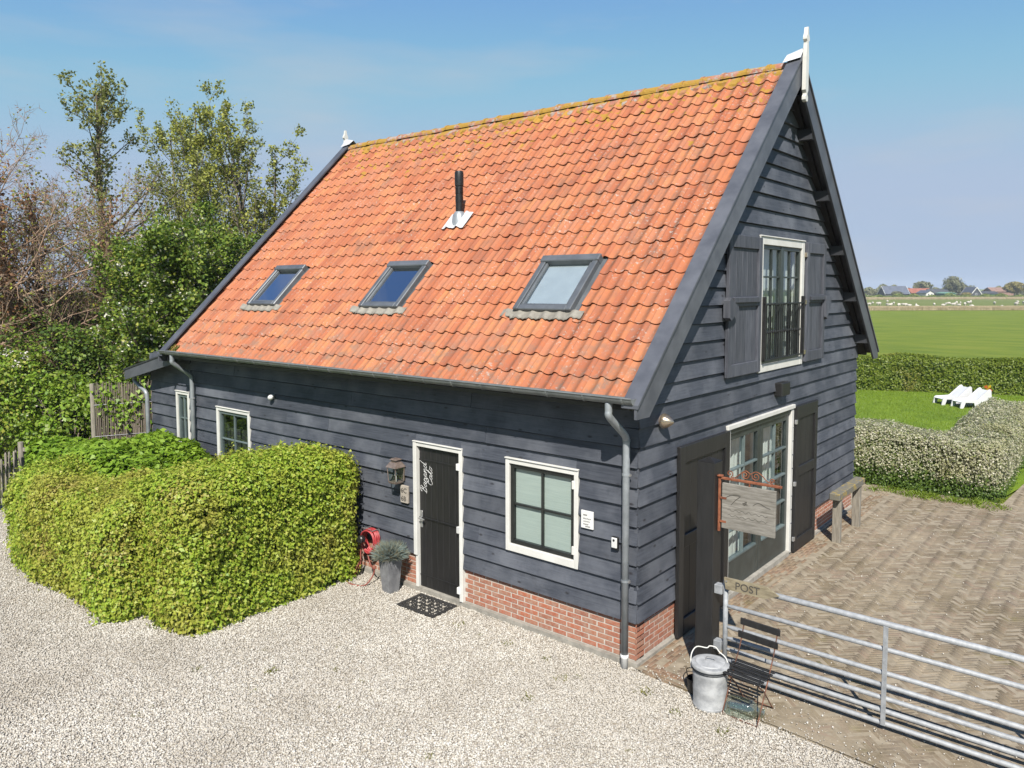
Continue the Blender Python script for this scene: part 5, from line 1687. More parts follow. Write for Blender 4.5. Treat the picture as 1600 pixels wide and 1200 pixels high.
# pale flowering hedge by the courtyard
zp_ = lambda x, y: 1.20 + .05 * math.sin(x * 1.6 + y * .8) - .05 * (x > 1.2)
P1, N1 = hedge_points(-3.2, 2.05, 10.15, 11.35, Z_PAVE, zp_, 60000, amp=.10, rnd=.25)
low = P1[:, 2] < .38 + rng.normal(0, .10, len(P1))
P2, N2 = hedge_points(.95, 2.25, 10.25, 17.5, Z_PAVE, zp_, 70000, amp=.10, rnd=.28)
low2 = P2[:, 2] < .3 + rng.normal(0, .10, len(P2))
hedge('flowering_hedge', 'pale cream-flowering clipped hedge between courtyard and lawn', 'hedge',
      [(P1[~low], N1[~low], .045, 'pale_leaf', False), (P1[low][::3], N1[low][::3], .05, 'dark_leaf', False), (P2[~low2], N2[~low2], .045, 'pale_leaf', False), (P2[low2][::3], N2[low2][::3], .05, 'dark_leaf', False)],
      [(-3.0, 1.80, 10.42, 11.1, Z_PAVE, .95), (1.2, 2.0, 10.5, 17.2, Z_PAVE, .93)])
# green hedge at the far side of the lawn (runs at an angle): built straight, then turned
a_ = math.atan2(2.1, 5.64)
ox_, oy_ = -4.97, 26.9
P1, N1 = hedge_points(-9, 24, 0, 1.3, -.1, lambda x, y: 1.34 + .05 * math.sin(x * 1.1), 85000, amp=.10, rnd=.22, f=2.0)
c_, s_ = math.cos(a_), math.sin(a_)
Rz = np.array([[c_, -s_, 0], [s_, c_, 0], [0, 0, 1.0]])
e = empty('clipped_hedge', 'dark green clipped hedge closing off the lawn from the open field', 'hedge', (ox_, oy_, -.1), a_)
blob_leaves('foliage', 'far_hedge_leaf', P1 - np.array([0, 0, -.1]), N1, .085, e, False, spread=.6)
MB().box(-8.8, 23.8, .25, 1.05, 0, 1.15).build('dark_core', 'dark_leaf', e)  # plain dark filler box, added so the leaves hide the view through
# lawn blades
n = 60000
X = rng.uniform(-6, 3, n)
Y = rng.uniform(11, 28.5, n)
ok = seen(np.c_[X, Y, np.zeros(n)], .05) & ~((Y < 17.6) & (X > .9)) & (Y < oy_ + (X - ox_) * math.tan(a_) + .05)
X, Y = X[ok], Y[ok]
n = len(X)
b = np.stack([X, Y, np.full(n, Z_LAWN)], 1)
d = np.stack([rng.normal(0, .025, n), rng.normal(0, .025, n), rng.uniform(.03, .075, n)], 1)
tq = rng.normal(0, 1, (n, 3))
tq[:, 2] = 0
tq *= (.006 / np.linalg.norm(tq, axis=1))[:, None]
tag(np_mesh('lawn_grass', np.stack([b - tq, b + tq, b + d], 1).reshape(-1, 3), 3, 'grass_blade'), 'short mown grass of the lawn behind the pale hedge', 'grass', kind='stuff')

# ------------------------------------------------------------------ trees
def px_ground(u, D, z=-.1):
    p = Vector((CAM.x, CAM.y, 0)) + HF * D + HR * (D * (u - 800) / F_PX)
    return Vector((p.x, p.y, z))
def px_height(v, D):
    return CAM.z + D * (451.7 - v) / F_PX
def unit(a):
    return a / (np.linalg.norm(a, axis=-1, keepdims=True) + 1e-9)
def grow(P0, D0, Ln, Rd, n, wob, trop, taper_to):
    """polylines from origins P0 along D0; returns points (M,n,3) and radii (M,n)"""
    M = len(P0)
    pts = np.zeros((M, n, 3))
    pts[:, 0] = P0
    d = unit(D0)
    for i in range(1, n):
        d = unit(d + rng.normal(0, wob, (M, 3)) + np.array([0, 0, trop]))
        pts[:, i] = pts[:, i - 1] + d * (Ln / (n - 1))[:, None]
    rr = Rd[:, None] * np.linspace(1, taper_to, n)[None]
    return pts, rr
def children(pts, rr, per, t0, t1, ang, lfun, Lpar, rratio, rmin=.004):
    M, n, _ = pts.shape
    k = rng.integers(per[0], per[1] + 1, M)
    idx = np.repeat(np.arange(M), k)
    N = len(idx)
    t = rng.uniform(t0, t1, N)
    f = t * (n - 1)
    i = np.minimum(f.astype(int), n - 2)
    w = (f - i)[:, None]
    P = pts[idx, i] * (1 - w) + pts[idx, i + 1] * w
    ax = unit(pts[idx, i + 1] - pts[idx, i])
    pr = unit(np.cross(ax, rng.normal(0, 1, (N, 3))))
    an = rng.uniform(ang[0], ang[1], N)[:, None]
    D = ax * np.cos(an) + pr * np.sin(an)
    L = Lpar[idx] * lfun(t) * rng.uniform(.65, 1.25, N)
    Rr = np.maximum((rr[idx, i] * (1 - w[:, 0]) + rr[idx, i + 1] * w[:, 0]) * rratio, rmin)
    return P, D, L, Rr
def tubes_np(lst):
    Vs, Fs, off = [], [], 0
    for pts, rr, sides in lst:
        M, n, _ = pts.shape
        if M == 0:
            continue
        ax = unit(pts[:, -1] - pts[:, 0])
        ref = unit(np.cross(ax, np.where(np.abs(ax[:, 2:3]) > .9, np.array([[1.0, 0, 0]]), np.array([[0, 0, 1.0]]))))
        bi = np.cross(ax, ref)
        a = np.arange(sides) * 2 * math.pi / sides
        ring = ref[:, None, None, :] * np.cos(a)[None, None, :, None] + bi[:, None, None, :] * np.sin(a)[None, None, :, None]
        V = pts[:, :, None, :] + ring * rr[:, :, None, None]
        Vs.append(V.reshape(-1, 3))
        base = (np.arange(M) * n * sides)[:, None, None] + (np.arange(n - 1) * sides)[None, :, None]
        k = np.arange(sides)[None, None]
        k2 = (k + 1) % sides
        Fa = np.stack([base + k, base + k2, base + sides + k2, base + sides + k], 3).reshape(-1, 4) + off
        Fs.append(Fa)
        off += M * n * sides
    return np.concatenate(Vs), np.concatenate(Fs)
def along(pts, m, t0, jit):
    """m random points on each polyline"""
    M, n, _ = pts.shape
    t = rng.uniform(t0, 1, (M, m)) * (n - 1)
    i = np.minimum(t.astype(int), n - 2)
    w = (t - i)[..., None]
    r = np.arange(M)[:, None]
    q = pts[r, i] * (1 - w) + pts[r, i + 1] * w
    return q.reshape(-1, 3) + rng.normal(0, jit, (M * m, 3))
def tree(name, label, loc, height, trunk_r, levels, leaves, bark='bark', trunks=1, spread=.1, wob0=.04, extra=None, group=None, cat='tree', lean=(0, 0)):
    e = empty(name, label, cat, loc, group=group)
    th = rng.uniform(0, 2 * math.pi, trunks)
    D0 = np.stack([np.cos(th) * spread + lean[0], np.sin(th) * spread + lean[1], np.ones(trunks)], 1)
    P0 = np.stack([np.cos(th) * trunk_r * (trunks > 1), np.sin(th) * trunk_r * (trunks > 1), np.full(trunks, -.1)], 1)
    L = np.full(trunks, height) * (rng.uniform(.8, 1, trunks) if trunks > 1 else 1)
    pts, rr = grow(P0, D0, L, np.full(trunks, trunk_r), 12, wob0, .05, .12)
    lst = [(pts, rr, 8)]
    allp = [pts]
    trunk_pts = pts
    for lv in levels:
        P, D, L2, R2 = children(pts, rr, lv['per'], lv['t'][0], lv['t'][1], lv['ang'], lv['len'], L, lv.get('rr', .45), lv.get('rmin', .006))
        pts, rr = grow(P, D, L2, R2, lv.get('n', 6), lv.get('wob', .12), lv.get('trop', .06), .25)
        L = L2
        lst.append((pts, rr, lv.get('sides', 4)))
        allp.append(pts)
    V, Fa = tubes_np([lst[0]])
    np_mesh('trunk', V, 4, bark, e, True, Fa)
    if len(lst) > 1:
        V, Fa = tubes_np(lst[1:])
        tag(np_mesh('limbs', V, 4, bark, e, True, Fa))
    for lf in leaves:
        src = allp[lf.get('lvl', -1)]
        if lf.get('frac'):
            src = src[rng.uniform(0, 1, len(src)) < lf['frac']]
        Q = along(src, lf['m'], lf.get('t', .3), lf['jit'])
        if lf.get('zmax'):
            Q = Q[Q[:, 2] < lf['zmax']]
        if lf.get('zmin'):
            Q = Q[Q[:, 2] > lf['zmin']]
        blob_leaves(lf.get('name', 'crown'), lf['mat'], Q, np.tile([0, 0, 1.0], (len(Q), 1)), lf['size'], e, False, spread=1.0, aspect=.7)
    return e
def lin_(a, b):
    return lambda t: a + (b - a) * t
TG = 'trees behind the lean-to'
# alder with an ivy-wrapped trunk
D = 25
g = px_ground(172, D)
tree('ivy_clad_tree', 'tall open tree with ivy-wrapped trunk standing highest behind the lean-to', g, (px_height(92, D)) * .90, .22,
     [dict(per=(34, 34), t=(.38, .97), ang=(.7, 1.15), len=lin_(.42, .10), rr=.42, trop=.10, wob=.10, sides=5, n=7),
      dict(per=(7, 10), t=(.25, 1), ang=(.5, 1.0), len=lin_(.45, .22), rr=.5, trop=.05, wob=.16),
      dict(per=(3, 5), t=(.25, 1), ang=(.4, 1.0), len=lin_(.6, .35), rr=.6, wob=.2, n=4, sides=3)],
     [dict(mat='olive_leaf', m=4, jit=.06, size=.10, t=.4), dict(lvl=0, m=1500, jit=.22, mat='olive_leaf', size=.12, t=.30, zmax=9.0, name='ivy'), dict(lvl=0, m=1600, jit=.20, mat='brown_leaf', size=.11, t=.25, zmax=6.6, name='dead_ivy')], group=TG, spread=.0, wob0=.02)
# two lighter spring trees
for (u, D, v, lab, mm, dens) in ((305, 31, 132, 'multi-stemmed tree in thin yellow-green leaf between ivy tree and roof', 'spring_leaf', 1.0), (415, 28, 150, 'slender half-bare tree close above the roof verge', 'spring_leaf', .8)):
    g = px_ground(u, D)
    tree('spring_tree', lab, g, px_height(v, D) * .93, .15,
         [dict(per=(15, 18), t=(.22, .96), ang=(.4, .95), len=lin_(.50, .14), rr=.45, trop=.13, wob=.08, sides=5, n=7),
          dict(per=(8, 11), t=(.15, 1), ang=(.35, .85), len=lin_(.40, .22), rr=.5, trop=.08, wob=.13),
          dict(per=(4, 6), t=(.2, 1), ang=(.4, 1.0), len=lin_(.55, .35), rr=.6, wob=.2, n=4, sides=3)],
         [dict(mat=mm, m=int(4 * dens), jit=.08, size=.105, t=.2), dict(mat='olive_leaf', m=2, jit=.06, size=.10, t=.2)], bark='bark', trunks=4, spread=.07, group=TG)
# bare brown trees with dead ivy
for (u, D, v, lab) in ((42, 21, 205, 'bare brown tree with dead ivy column at the edge of the garden'), (118, 23, 262, 'half-bare twiggy tree between dead-ivy tree and ivy-wrapped tree')):
    g = px_ground(u, D)
    first = u == 42
    tree('bare_tree', lab, g, px_height(v, D) * .95, .17,
         [dict(per=(30, 34), t=(.18, .98), ang=(.6, 1.3), len=lin_(.56, .18), rr=.40, trop=.03, wob=.15, sides=5, n=7),
          dict(per=(9, 12), t=(.15, 1), ang=(.5, 1.1), len=lin_(.45, .25), rr=.5, trop=.0, wob=.2),
          dict(per=(5, 7), t=(.1, 1), ang=(.4, 1.1), len=lin_(.6, .4), rr=.6, wob=.25, n=4, sides=3, rmin=.005)],
         [dict(lvl=0, m=1500 if first else 500, jit=.15, mat='brown_leaf', size=.11, t=.15, zmax=8.0, name='dead_ivy'), dict(mat='brown_leaf', m=1, jit=.08, size=.07, t=.2, frac=.25), dict(mat='spring_leaf', m=1, jit=.1, size=.08, t=.2, frac=.35 if first else .9, zmin=2.5)],
         bark='bark_brown', trunks=3, spread=.20, group=TG)
# hawthorn in flower
D = 20.5
g = px_ground(295, D)
hw_ = tree('hawthorn', 'dense green hawthorn with white blossom sprays beside the roof verge', g, px_height(310, D) * .98, .17,
     [dict(per=(16, 18), t=(.12, .95), ang=(.6, 1.2), len=lin_(.50, .22), rr=.5, trop=.05, wob=.14, sides=5, n=7),
      dict(per=(9, 12), t=(.15, 1), ang=(.5, 1.1), len=lin_(.42, .25), rr=.5, trop=.02, wob=.2),
      dict(per=(5, 7), t=(.1, 1), ang=(.4, 1.1), len=lin_(.55, .4), rr=.6, wob=.25, n=4, sides=3)],
     [dict(mat='mid_leaf', m=9, jit=.10, size=.095, t=.1), dict(mat='dark_leaf', m=5, jit=.12, size=.10, t=.0), dict(mat='spring_leaf', m=3, jit=.09, size=.085, t=.3, frac=.6), dict(mat='blossom', m=16, jit=.09, size=.07, t=.5, frac=.10, zmin=1.5, name='blossom')],
     trunks=4, spread=.22, group='shrubs at the garden edge')
# understorey
def bush(u, D, v, w, lab, mats, name='garden_shrub', blossom=None, n=9000, size=.10, group='shrubs at the garden edge'):
    g = px_ground(u, D)
    h = px_height(v, D)
    e = empty(name, lab, 'shrub', g, group=group)
    lst = []
    M = 16
    th = rng.uniform(0, 2 * math.pi, M)
    pts, rr = grow(np.zeros((M, 3)), np.stack([np.cos(th) * w / h * 1.0, np.sin(th) * w / h * 1.0, np.ones(M)], 1), np.full(M, h * .85), np.full(M, .03), 6, .12, .02, .3)
    V, Fa = tubes_np([(pts, rr, 4)])
    np_mesh('stems', V, 4, 'bark', e, True, Fa)
    C = rng.normal(0, 1, (34, 3))
    C = unit(C) * rng.uniform(.35, 1, (34, 1)) ** .5 * np.array([w, w, h * .5]) + np.array([0, 0, h * .5])
    idx = rng.integers(0, 34, n)
    Q = C[idx] + unit(rng.normal(0, 1, (n, 3))) * (rng.uniform(.3, 1, n) ** .5)[:, None] * np.array([w * .36, w * .36, h * .17])
    nn = unit(Q - np.array([0, 0, h * .4])) + np.array([0, 0, .5])
    Q[:, 2] = np.maximum(Q[:, 2], .02)
    sp = np.array_split(rng.permutation(n), len(mats))
    for m_, s2 in zip(mats, sp):
        blob_leaves('crown', m_, Q[s2], nn[s2], size, e, False, spread=.8, aspect=.7)
    if blossom:
        k = rng.integers(0, 34, 60)
        c2 = C[k] + unit(rng.normal(0, 1, (60, 3)) + np.array([.6, -.8, .6])) * np.array([w * .36, w * .36, h * .17])
        Q2 = np.repeat(c2, 12, 0) + rng.normal(0, .05, (720, 3))
        blob_leaves('blossom', blossom, Q2, np.tile([0, 0, 1.0], (len(Q2), 1)), .055, e, False, spread=1)
    return e
bush(8, 18.2, 548, 1.4, 'apple bush with pale pink blossom above the picket fence', ['mid_leaf', 'spring_leaf', 'ground_leaf'], 'apple_bush', 'pink_blossom', 7000, .085)
bush(75, 20, 500, 1.6, 'dark shrub under the bare brown tree', ['dark_leaf', 'mid_leaf', 'dark_leaf'], n=8000)
bush(170, 20.5, 520, 1.7, 'broad dark evergreen shrub behind the reed screen', ['dark_leaf', 'mid_leaf', 'dark_leaf'], n=9000)
bush(100, 18, 565, 1.3, 'leafy green shrub overhanging the shaded garden corner', ['ground_leaf', 'mid_leaf'], n=6000, size=.095)
bush(205, 19.5, 560, .8, 'small bright shrub rising over the reed screen', ['ground_leaf', 'mid_leaf'], n=3500, size=.09)
bush(240, 24, 430, 1.9, 'tall dark holly between hawthorn and ivy-wrapped tree', ['dark_leaf', 'mid_leaf', 'olive_leaf'], n=12000)
bush(150, 27, 470, 2.2, 'dense mid-green thicket at the foot of the ivy-wrapped tree', ['mid_leaf', 'dark_leaf', 'olive_leaf'], n=12000)
bush(30, 27, 470, 2.4, 'olive-brown thicket behind the bare brown tree', ['olive_leaf', 'dark_leaf', 'brown_leaf'], n=12000)
bush(360, 26, 450, 1.8, 'dark green thicket behind the roof verge', ['dark_leaf', 'mid_leaf', 'dark_leaf'], n=10000)
bush(60, 17.2, 650, .6, 'low broad-leaved shrub behind the picket fence', ['ground_leaf', 'mid_leaf'], n=3000, size=.10)
bush(-60, 19, 520, 1.8, 'dark shrub beyond the apple bush', ['dark_leaf', 'mid_leaf'], n=6000)

# ------------------------------------------------------------------ screens and fences
rs = stand('reed_screen', 'brown reed screen panel overgrown with green creeper beside the lean-to', 'screen', (-13.42, -.40, -.1), R(68))
n = 110
mb = MB()
for i in range(n):
    x = .04 + i * 1.75 / n
    dx = random.gauss(0, .008)
    mb.tube([(x, random.gauss(0, .006), 0), (x + dx, random.gauss(0, .008), 1.1), (x + dx * 1.5, random.gauss(0, .01), 2.24 + random.gauss(0, .04))], .0085, 5)
tag(mb.build('reeds', 'reed_mat', rs), kind='stuff')
for z in (.4, 1.1, 1.8):
    MB().tube([(0, -.02, z), (1.8, -.02, z)], .006, 5).build('binding_wire', 'steel', rs)
MB().tube([(-.02, .02, 0), (-.02, .02, 2.27)], .05, 10).build('screen_post', 'post_wood', rs)
MB().tube([(.10, .03, 0), (.10, .03, 2.2)], .03, 10).build('screen_post', 'post_wood', rs)
n = 300
cc = np.array([(1.3, 1.35), (1.5, 1.7), (1.45, 1.0), (.75, 1.75), (.55, 1.5), (.2, 1.9), (1.2, .9), (1.0, 2.1)])
k = rng.integers(0, len(cc), n)
P = np.stack([cc[k, 0] + rng.normal(0, .12, n), -.04 - np.abs(rng.normal(0, .04, n)), cc[k, 1] + rng.normal(0, .16, n)], 1)
blob_leaves('creeper', 'ground_leaf', P, np.tile([0, -1, .3], (n, 1)), .085, rs, True)
pk = stand('picket_fence', 'weathered chestnut picket fence at the end of the low hedge', 'fence', (-12.35, -3.10, -.1), R(138))
for i in range(13):
    x = .05 + i * .155
    h = .98 + random.uniform(-.05, .07)
    t_ = random.gauss(0, .02)
    MB().tube([(x, 0, 0), (x + t_, 0, h * .5), (x + t_ * 1.6, 0, h - .04), (x + t_ * 1.7, 0, h)], [.028, .026, .022, .010], 7).build('picket', 'post_wood', pk)
for z in (.3, .78):
    MB().tube([(0, .03, z), (2.1, .03, z)], .012, 6).build('fence_rail', 'post_wood', pk)
MB().tube([(2.1, .0, 0), (2.1, .0, 1.12)], .055, 9).build('fence_post', 'post_wood', pk)
pk2 = stand('fence_rail', 'low wooden rail running from the picket fence corner post into the shrubs', 'rail', (-13.95, -1.70, -.1), R(25))
MB().bbox(.05, 1.8, -.02, .02, .92, 1.0).build('rail_bar', 'post_wood', pk2)
MB().tube([(1.8, 0, 0), (1.8, 0, 1.0)], .045, 8).build('rail_post', 'post_wood', pk2)

# ------------------------------------------------------------------ lawn furniture
prof = [(0, 0), (.05, .24), (.10, .28), (.40, .29), (.60, .31), (.98, .66), (1.05, .69), (1.10, .65), (1.16, .0), (1.0, 0), (.95, .18), (.80, .20), (.70, .0), (.56, 0), (.50, .20), (.20, .21), (.13, 0)]
def lounger(loc, rz, label):
    e = stand('garden_lounger', label, 'lounger', loc, rz, 'white garden loungers')
    MB().prism(prof, 'y', -.30, -.26).build('side_panel', 'lounger_white', e)
    MB().prism(prof, 'y', .26, .30).build('side_panel', 'lounger_white', e)
    top = [(.05, .22), (.40, .265), (.60, .285), (1.0, .65), (1.05, .63), (.68, .27), (.55, .235), (.06, .19)]
    MB().prism(top, 'y', -.2595, .2595).build('seat_shell', 'lounger_white', e)
    return e
lounger((-1.60, 24.5, Z_LAWN), R(40), 'white plastic lounger on the lawn, the one farther from the pale hedge')
lounger((-.92, 24.0, Z_LAWN), R(40), 'white plastic lounger on the lawn, the one nearer to the pale hedge')
toy = stand('garden_ornament', 'small red and yellow toy windmill in front of the far hedge', 'toy', (-.35, 27.2, -.1))
MB().tube([(0, 0, 0), (0, 0, .42)], .014, 6).build('stick', 'post_wood', toy)
for k in range(4):
    a = k * math.pi / 2 + .4
    MB().prism([(0, 0), (.11 * math.cos(a), .15 * math.sin(a)), (.17 * math.cos(a + .7), .17 * math.sin(a + .7)), (.10 * math.cos(a + 1.1), .10 * math.sin(a + 1.1))], 'y', -.03, -.015).build('vane', 'toy_red' if k % 2 else 'toy_yellow', toy, loc=(0, 0, .42))

# ------------------------------------------------------------------ the far land
def far(u, D, z=-.15):
    return px_ground(u, D, z)
def strip(name, D0, D1, mat, z, u0=600, u1=2200):
    sheet(name, [tuple(far(u0, D0))[:2], tuple(far(u1, D0))[:2], tuple(far(u1, D1))[:2], tuple(far(u0, D1))[:2]], z, mat)
strip('sheep_pasture', 153, 285, 'pasture_grass', -.11, 300, 2600)
strip('far_pasture', 285, 1500, 'pasture_grass', -.10, -400, 3400)
def reeds(name, lab, D, n, h, u0, u1, dd):
    u = rng.uniform(u0, u1, n)
    dq = D + rng.uniform(0, dd, n)
    B = np.array([CAM.x, CAM.y, 0]) + np.outer(dq, np.array(HF)) + np.outer(dq * (u - 800) / F_PX, np.array(HR))
    B[:, 2] = -.12
    hh = h * rng.uniform(.55, 1.1, n)
    d = np.stack([rng.normal(0, .12, n), rng.normal(0, .12, n), hh], 1)
    tq = np.array(HR)[None] * rng.uniform(.03, .09, (n, 1))
    tag(np_mesh(name, np.stack([B - tq, B + tq, B + d + tq * .3, B + d - tq * .3], 1).reshape(-1, 3), 4, 'dry_reed'), lab, 'reeds', kind='stuff')
reeds('reed_bank', 'pale dry reeds along the ditch between green field and sheep pasture', 150, 22000, .80, 1250, 1750, 2.5)
reeds('far_reed_bank', 'pale dry reeds along the ditch beyond the sheep', 292, 16000, .95, 1150, 1850, 6)
# sheep
def sheep_mesh():
    mb = MB()
    mb.lathe([(0, -.55), (.20, -.50), (.31, -.30), (.34, 0), (.32, .28), (.22, .48), (.10, .58), (0, .60)], 12)
    body = [(p[2], p[0] * .85, p[1] + .62) for p in mb.v]
    mb.v = body
    o = len(mb.v)
    h = MB().lathe([(0, -.2), (.08, -.16), (.12, -.02), (.09, .14), (.05, .22), (0, .23)], 8)
    mb.add([(p[2] * .8 + .68, p[0] * .8, p[1] + .72 - p[2] * .6) for p in h.v], h.f)
    for sx in (-.32, .34):
        for sy in (-.13, .13):
            mb.tube([(sx, sy, 0), (sx, sy, .25), (sx, sy, .5)], [.035, .04, .07], 6)
    me = bpy.data.meshes.new('sheep')
    me.from_pydata(mb.v, [], mb.f)
    me.materials.append(MATS['wool'])
    me.polygons.foreach_set('use_smooth', [True] * len(me.polygons))
    return me
sm = sheep_mesh()
for (u, v) in [(1358, 479), (1363, 477), (1373, 479), (1386, 475), (1386, 480), (1390, 480), (1393, 479), (1396, 478), (1404, 481), (1411, 480), (1415, 481), (1420, 482), (1431, 482), (1433, 483), (1459, 480), (1473, 481), (1477, 479), (1482, 478), (1489, 480), (1492, 479), (1494, 478), (1498, 481), (1500, 477), (1507, 480), (1512, 477), (1516, 476), (1553, 478), (1587, 480), (1589, 476), (1599, 478), (1518, 487), (1565, 487)]:
    Dd = min((CAM.z + .12) * F_PX / (v - 451.7), 230)
    p = far(u, max(Dd, 155), -.105)
    o = bpy.data.objects.new('sheep', sm)
    o.location = p
    o.rotation_euler = (0, 0, random.uniform(0, 6.28))
    s_ = random.uniform(.7, 1.05)
    o.scale = (s_, s_, s_)
    link(o)
    tag(o, 'white sheep grazing in the far pasture between the two reed banks', 'sheep', 'sheep grazing in the far pasture')
# farm buildings
def gable_house(name, label, u, D, w, dp, hw, hr, rz, wall, roof_m, trim=None, wins=()):
    e = empty(name, label, 'building', far(u, D, -.1), YAW + rz)
    MB().prism([(-w / 2, 0), (w / 2, 0), (w / 2, hw), (0, hr - .05), (-w / 2, hw)], 'y', 0, dp).build('wall', wall, e)
    sl_ = (hr - hw) / (w / 2)
    for s_ in (-1, 1):
        pl_ = [(0, hr), (s_ * (w / 2 + .4), hw - .4 * sl_), (s_ * (w / 2 + .4), hw - .4 * sl_ + .25), (0, hr + .25)]
        MB().prism(pl_, 'y', -.3, dp + .3).build('roof', roof_m, e)
        if trim:
            for yy in (-.42, dp + .3):
                MB().prism([(0, hr - .25), (s_ * (w / 2 + .45), hw - .45 * sl_ - .25), (s_ * (w / 2 + .45), hw - .45 * sl_ + .3), (0, hr + .3)], 'y', yy, yy + .12).build('verge_trim', trim, e)
    for (x, z, ww, hh) in wins:
        MB().box(x - ww / 2, x + ww / 2, -.06, .0, z, z + hh).build('window', 'white_paint', e)
        MB().box(x - ww / 2 + .1, x + ww / 2 - .1, -.08, -.061, z + .1, z + hh - .1).build('pane', 'far_slate', e)
    return e
H2 = math.pi / 2
gable_house('barn', 'dark slate-roofed barn with white verge trims on the horizon', 1377.0 + 36, 400, 8, 12.2, 1.6, 5.2, H2, 'far_black', 'far_slate', 'white_paint')
gable_house('farmhouse', 'long red-tiled farmhouse roof on the horizon', 1449, 410, 7, 11, 1.9, 4.0, H2, 'far_brick', 'far_red_roof', wins=((-1.5, .6, 1.1, 1.0), (1.5, .6, 1.1, 1.0)))
gable_house('cottage', 'small white cottage beside the red farmhouse roof', 1452, 395, 5, 6, 1.8, 3.0, .3, 'white_paint', 'far_slate', wins=((-1, .6, .9, .9), (1.1, .6, .9, .9)))
gable_house('shed', 'mint green low shed below the big round tree', 1483, 395, 6, 8, 1.5, 2.0, .1, 'far_green', 'far_green', wins=((-1.6, .4, 1.0, .8), (1.5, .4, 1.0, .8)))
gable_house('brown_shed', 'dark brown shed roof behind the mint green shed', 1477, 405, 6, 10, 1.6, 3.6, H2, 'far_brick', 'far_black')
gable_house('black_house', 'black gabled house with white verge trims on the horizon', 1524, 395, 4.8, 9, 1.5, 4.6, 0, 'far_black', 'far_slate', 'white_paint', wins=((0, .6, 1.0, 1.0),))
gable_house('low_shed', 'low dark shed beside the black gabled house', 1552, 400, 6, 8, 1.4, 2.4, H2, 'far_green', 'far_black')
gable_house('brick_houses', 'reddish-roofed brick row beyond the low dark shed', 1575, 430, 8, 12, 2.4, 4.4, H2, 'far_brick', 'far_brick', wins=((-2, 1.0, 1.0, 1.0), (2, 1.0, 1.0, 1.0)))
def far_tree(u, D, v, w, lab, mat='far_tree_leaf', n=2600, size=.8):
    g = far(u, D)
    h = px_height(v, D)
    e = empty('far_tree', lab, 'tree', g, group='trees on the horizon')
    P0 = np.zeros((1, 3))
    pts, rr = grow(P0, np.array([[0, 0, 1.0]]), np.array([h * .8]), np.array([.28]), 8, .05, .05, .2)
    P, Dd, L2, R2 = children(pts, rr, (14, 14), .3, .98, (.4, .9), lin_(.5, .2), np.array([h * .8]), .4, .05)
    p2, r2 = grow(P, Dd, L2, R2, 5, .12, .08, .3)
    V, Fa = tubes_np([(pts, rr, 6)])
    np_mesh('trunk', V, 4, 'bark', e, True, Fa)
    V, Fa = tubes_np([(p2, r2, 4)])
    np_mesh('limbs', V, 4, 'bark', e, True, Fa)
    q = unit(rng.normal(0, 1, (n, 3))) * (rng.uniform(.1, 1, n) ** .4)[:, None]
    q[:, :2] *= (1 + .25 * np.sin(np.arctan2(q[:, 1], q[:, 0]) * 5 + q[:, 2] * 4))[:, None]
    Q = q * np.array([w / 2, w / 2, h * .38]) + np.array([0, 0, h * .60])
    blob_leaves('crown', mat, Q, q + np.array([0, 0, .4]), size, e, False, spread=1.0, aspect=.8)
far_tree(1487, 405, 432, 9, 'tallest round-crowned tree on the horizon above the green shed', n=2400, size=.7)
far_tree(1500, 412, 444, 6, 'smaller tree touching the side of the tallest horizon tree')
far_tree(1440, 420, 440, 9, 'low rounded tree behind the red farmhouse roof')
far_tree(1583, 395, 441, 9, 'golden-green round tree near the end of the horizon', 'far_tree_gold')
far_tree(1509, 390, 458, 4.5, 'small pale bush-like tree beside the black gabled house', 'far_tree_gold', 900, .5)
far_tree(1400, 385, 456, 5, 'small rounded tree before the dark slate barn', n=1000, size=.55)
far_tree(1515, 420, 446, 5, 'thin bare-looking tree behind the black gabled house', n=420, size=.5)
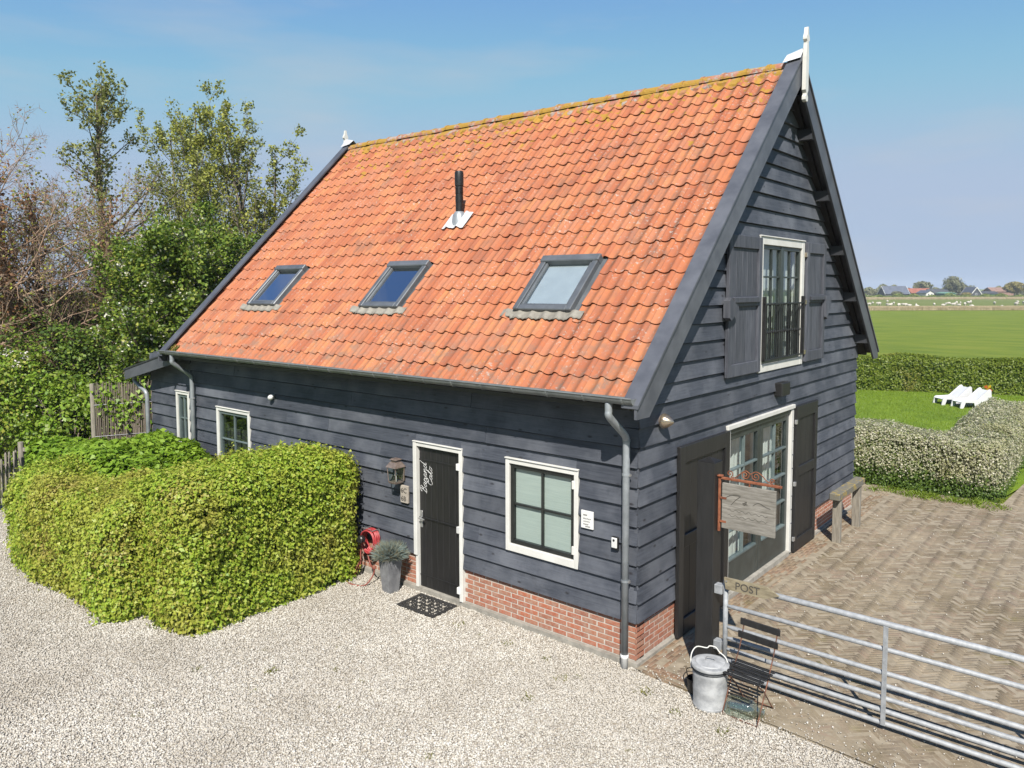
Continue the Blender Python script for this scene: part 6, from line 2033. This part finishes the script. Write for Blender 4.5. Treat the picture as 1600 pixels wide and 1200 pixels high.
# the wooded horizon itself: one uncountable mass
n = 60000
u = np.r_[rng.uniform(1320, 1640, 24000), rng.uniform(-700, 3000, 36000)]
dq = rng.uniform(440, 520, n)
B = np.array([CAM.x, CAM.y, 0]) + np.outer(dq, np.array(HF)) + np.outer(dq * (u - 800) / F_PX, np.array(HR))
topz = 3.3 + 1.3 * np.sin(u * .11) * np.sin(u * .037 + 1) + .9 * np.sin(u * .31 + 2) + 1.6 * (u < 1410) * (u > 1300)
B[:, 2] = rng.uniform(0, 1, n) ** .7 * np.maximum(topz, .8)
o = blob_leaves('treeline', 'far_tree_leaf', B, np.tile([.3, -.4, .6], (n, 1)), 1.1, None, False, spread=.9, aspect=.8)
tag(o, 'low woods along the whole horizon behind the farms', 'woods', kind='stuff')
n = 5000
u = rng.uniform(1330, 1620, n)
dq = rng.uniform(375, 384, n)
B = np.array([CAM.x, CAM.y, 0]) + np.outer(dq, np.array(HF)) + np.outer(dq * (u - 800) / F_PX, np.array(HR))
B[:, 2] = rng.uniform(0, 1, n) * np.maximum(.3, .7 + .6 * np.sin(u * .23) + .5 * np.sin(u * .09))
o = blob_leaves('field_scrub', 'far_hedge_leaf', B, np.tile([.3, -.4, .6], (n, 1)), .6, None, False, spread=.9, aspect=.8)
tag(o, 'green scrub in front of the far farm buildings', 'scrub', kind='stuff')

# ------------------------------------------------------------------ haze over the open land
hz_m = bpy.data.materials.new('haze_air')
hz_m.use_nodes = True
ht = hz_m.node_tree
ht.nodes.remove(ht.nodes['Principled BSDF'])
pvn = ht.nodes.new('ShaderNodeVolumePrincipled')
pvn.inputs['Color'].default_value = (0.80, 0.88, 1.0, 1)
pvn.inputs['Density'].default_value = 0.00027
pvn.inputs['Anisotropy'].default_value = 0.0
ht.links.new(pvn.outputs[0], ht.nodes['Material Output'].inputs['Volume'])
MATS['haze_air'] = hz_m
tag(MB().box(-1500, 1500, -1500, 1500, -1.2, 16.0).build('haze', 'haze_air'), 'thin pale haze over the land', 'haze', kind='stuff')
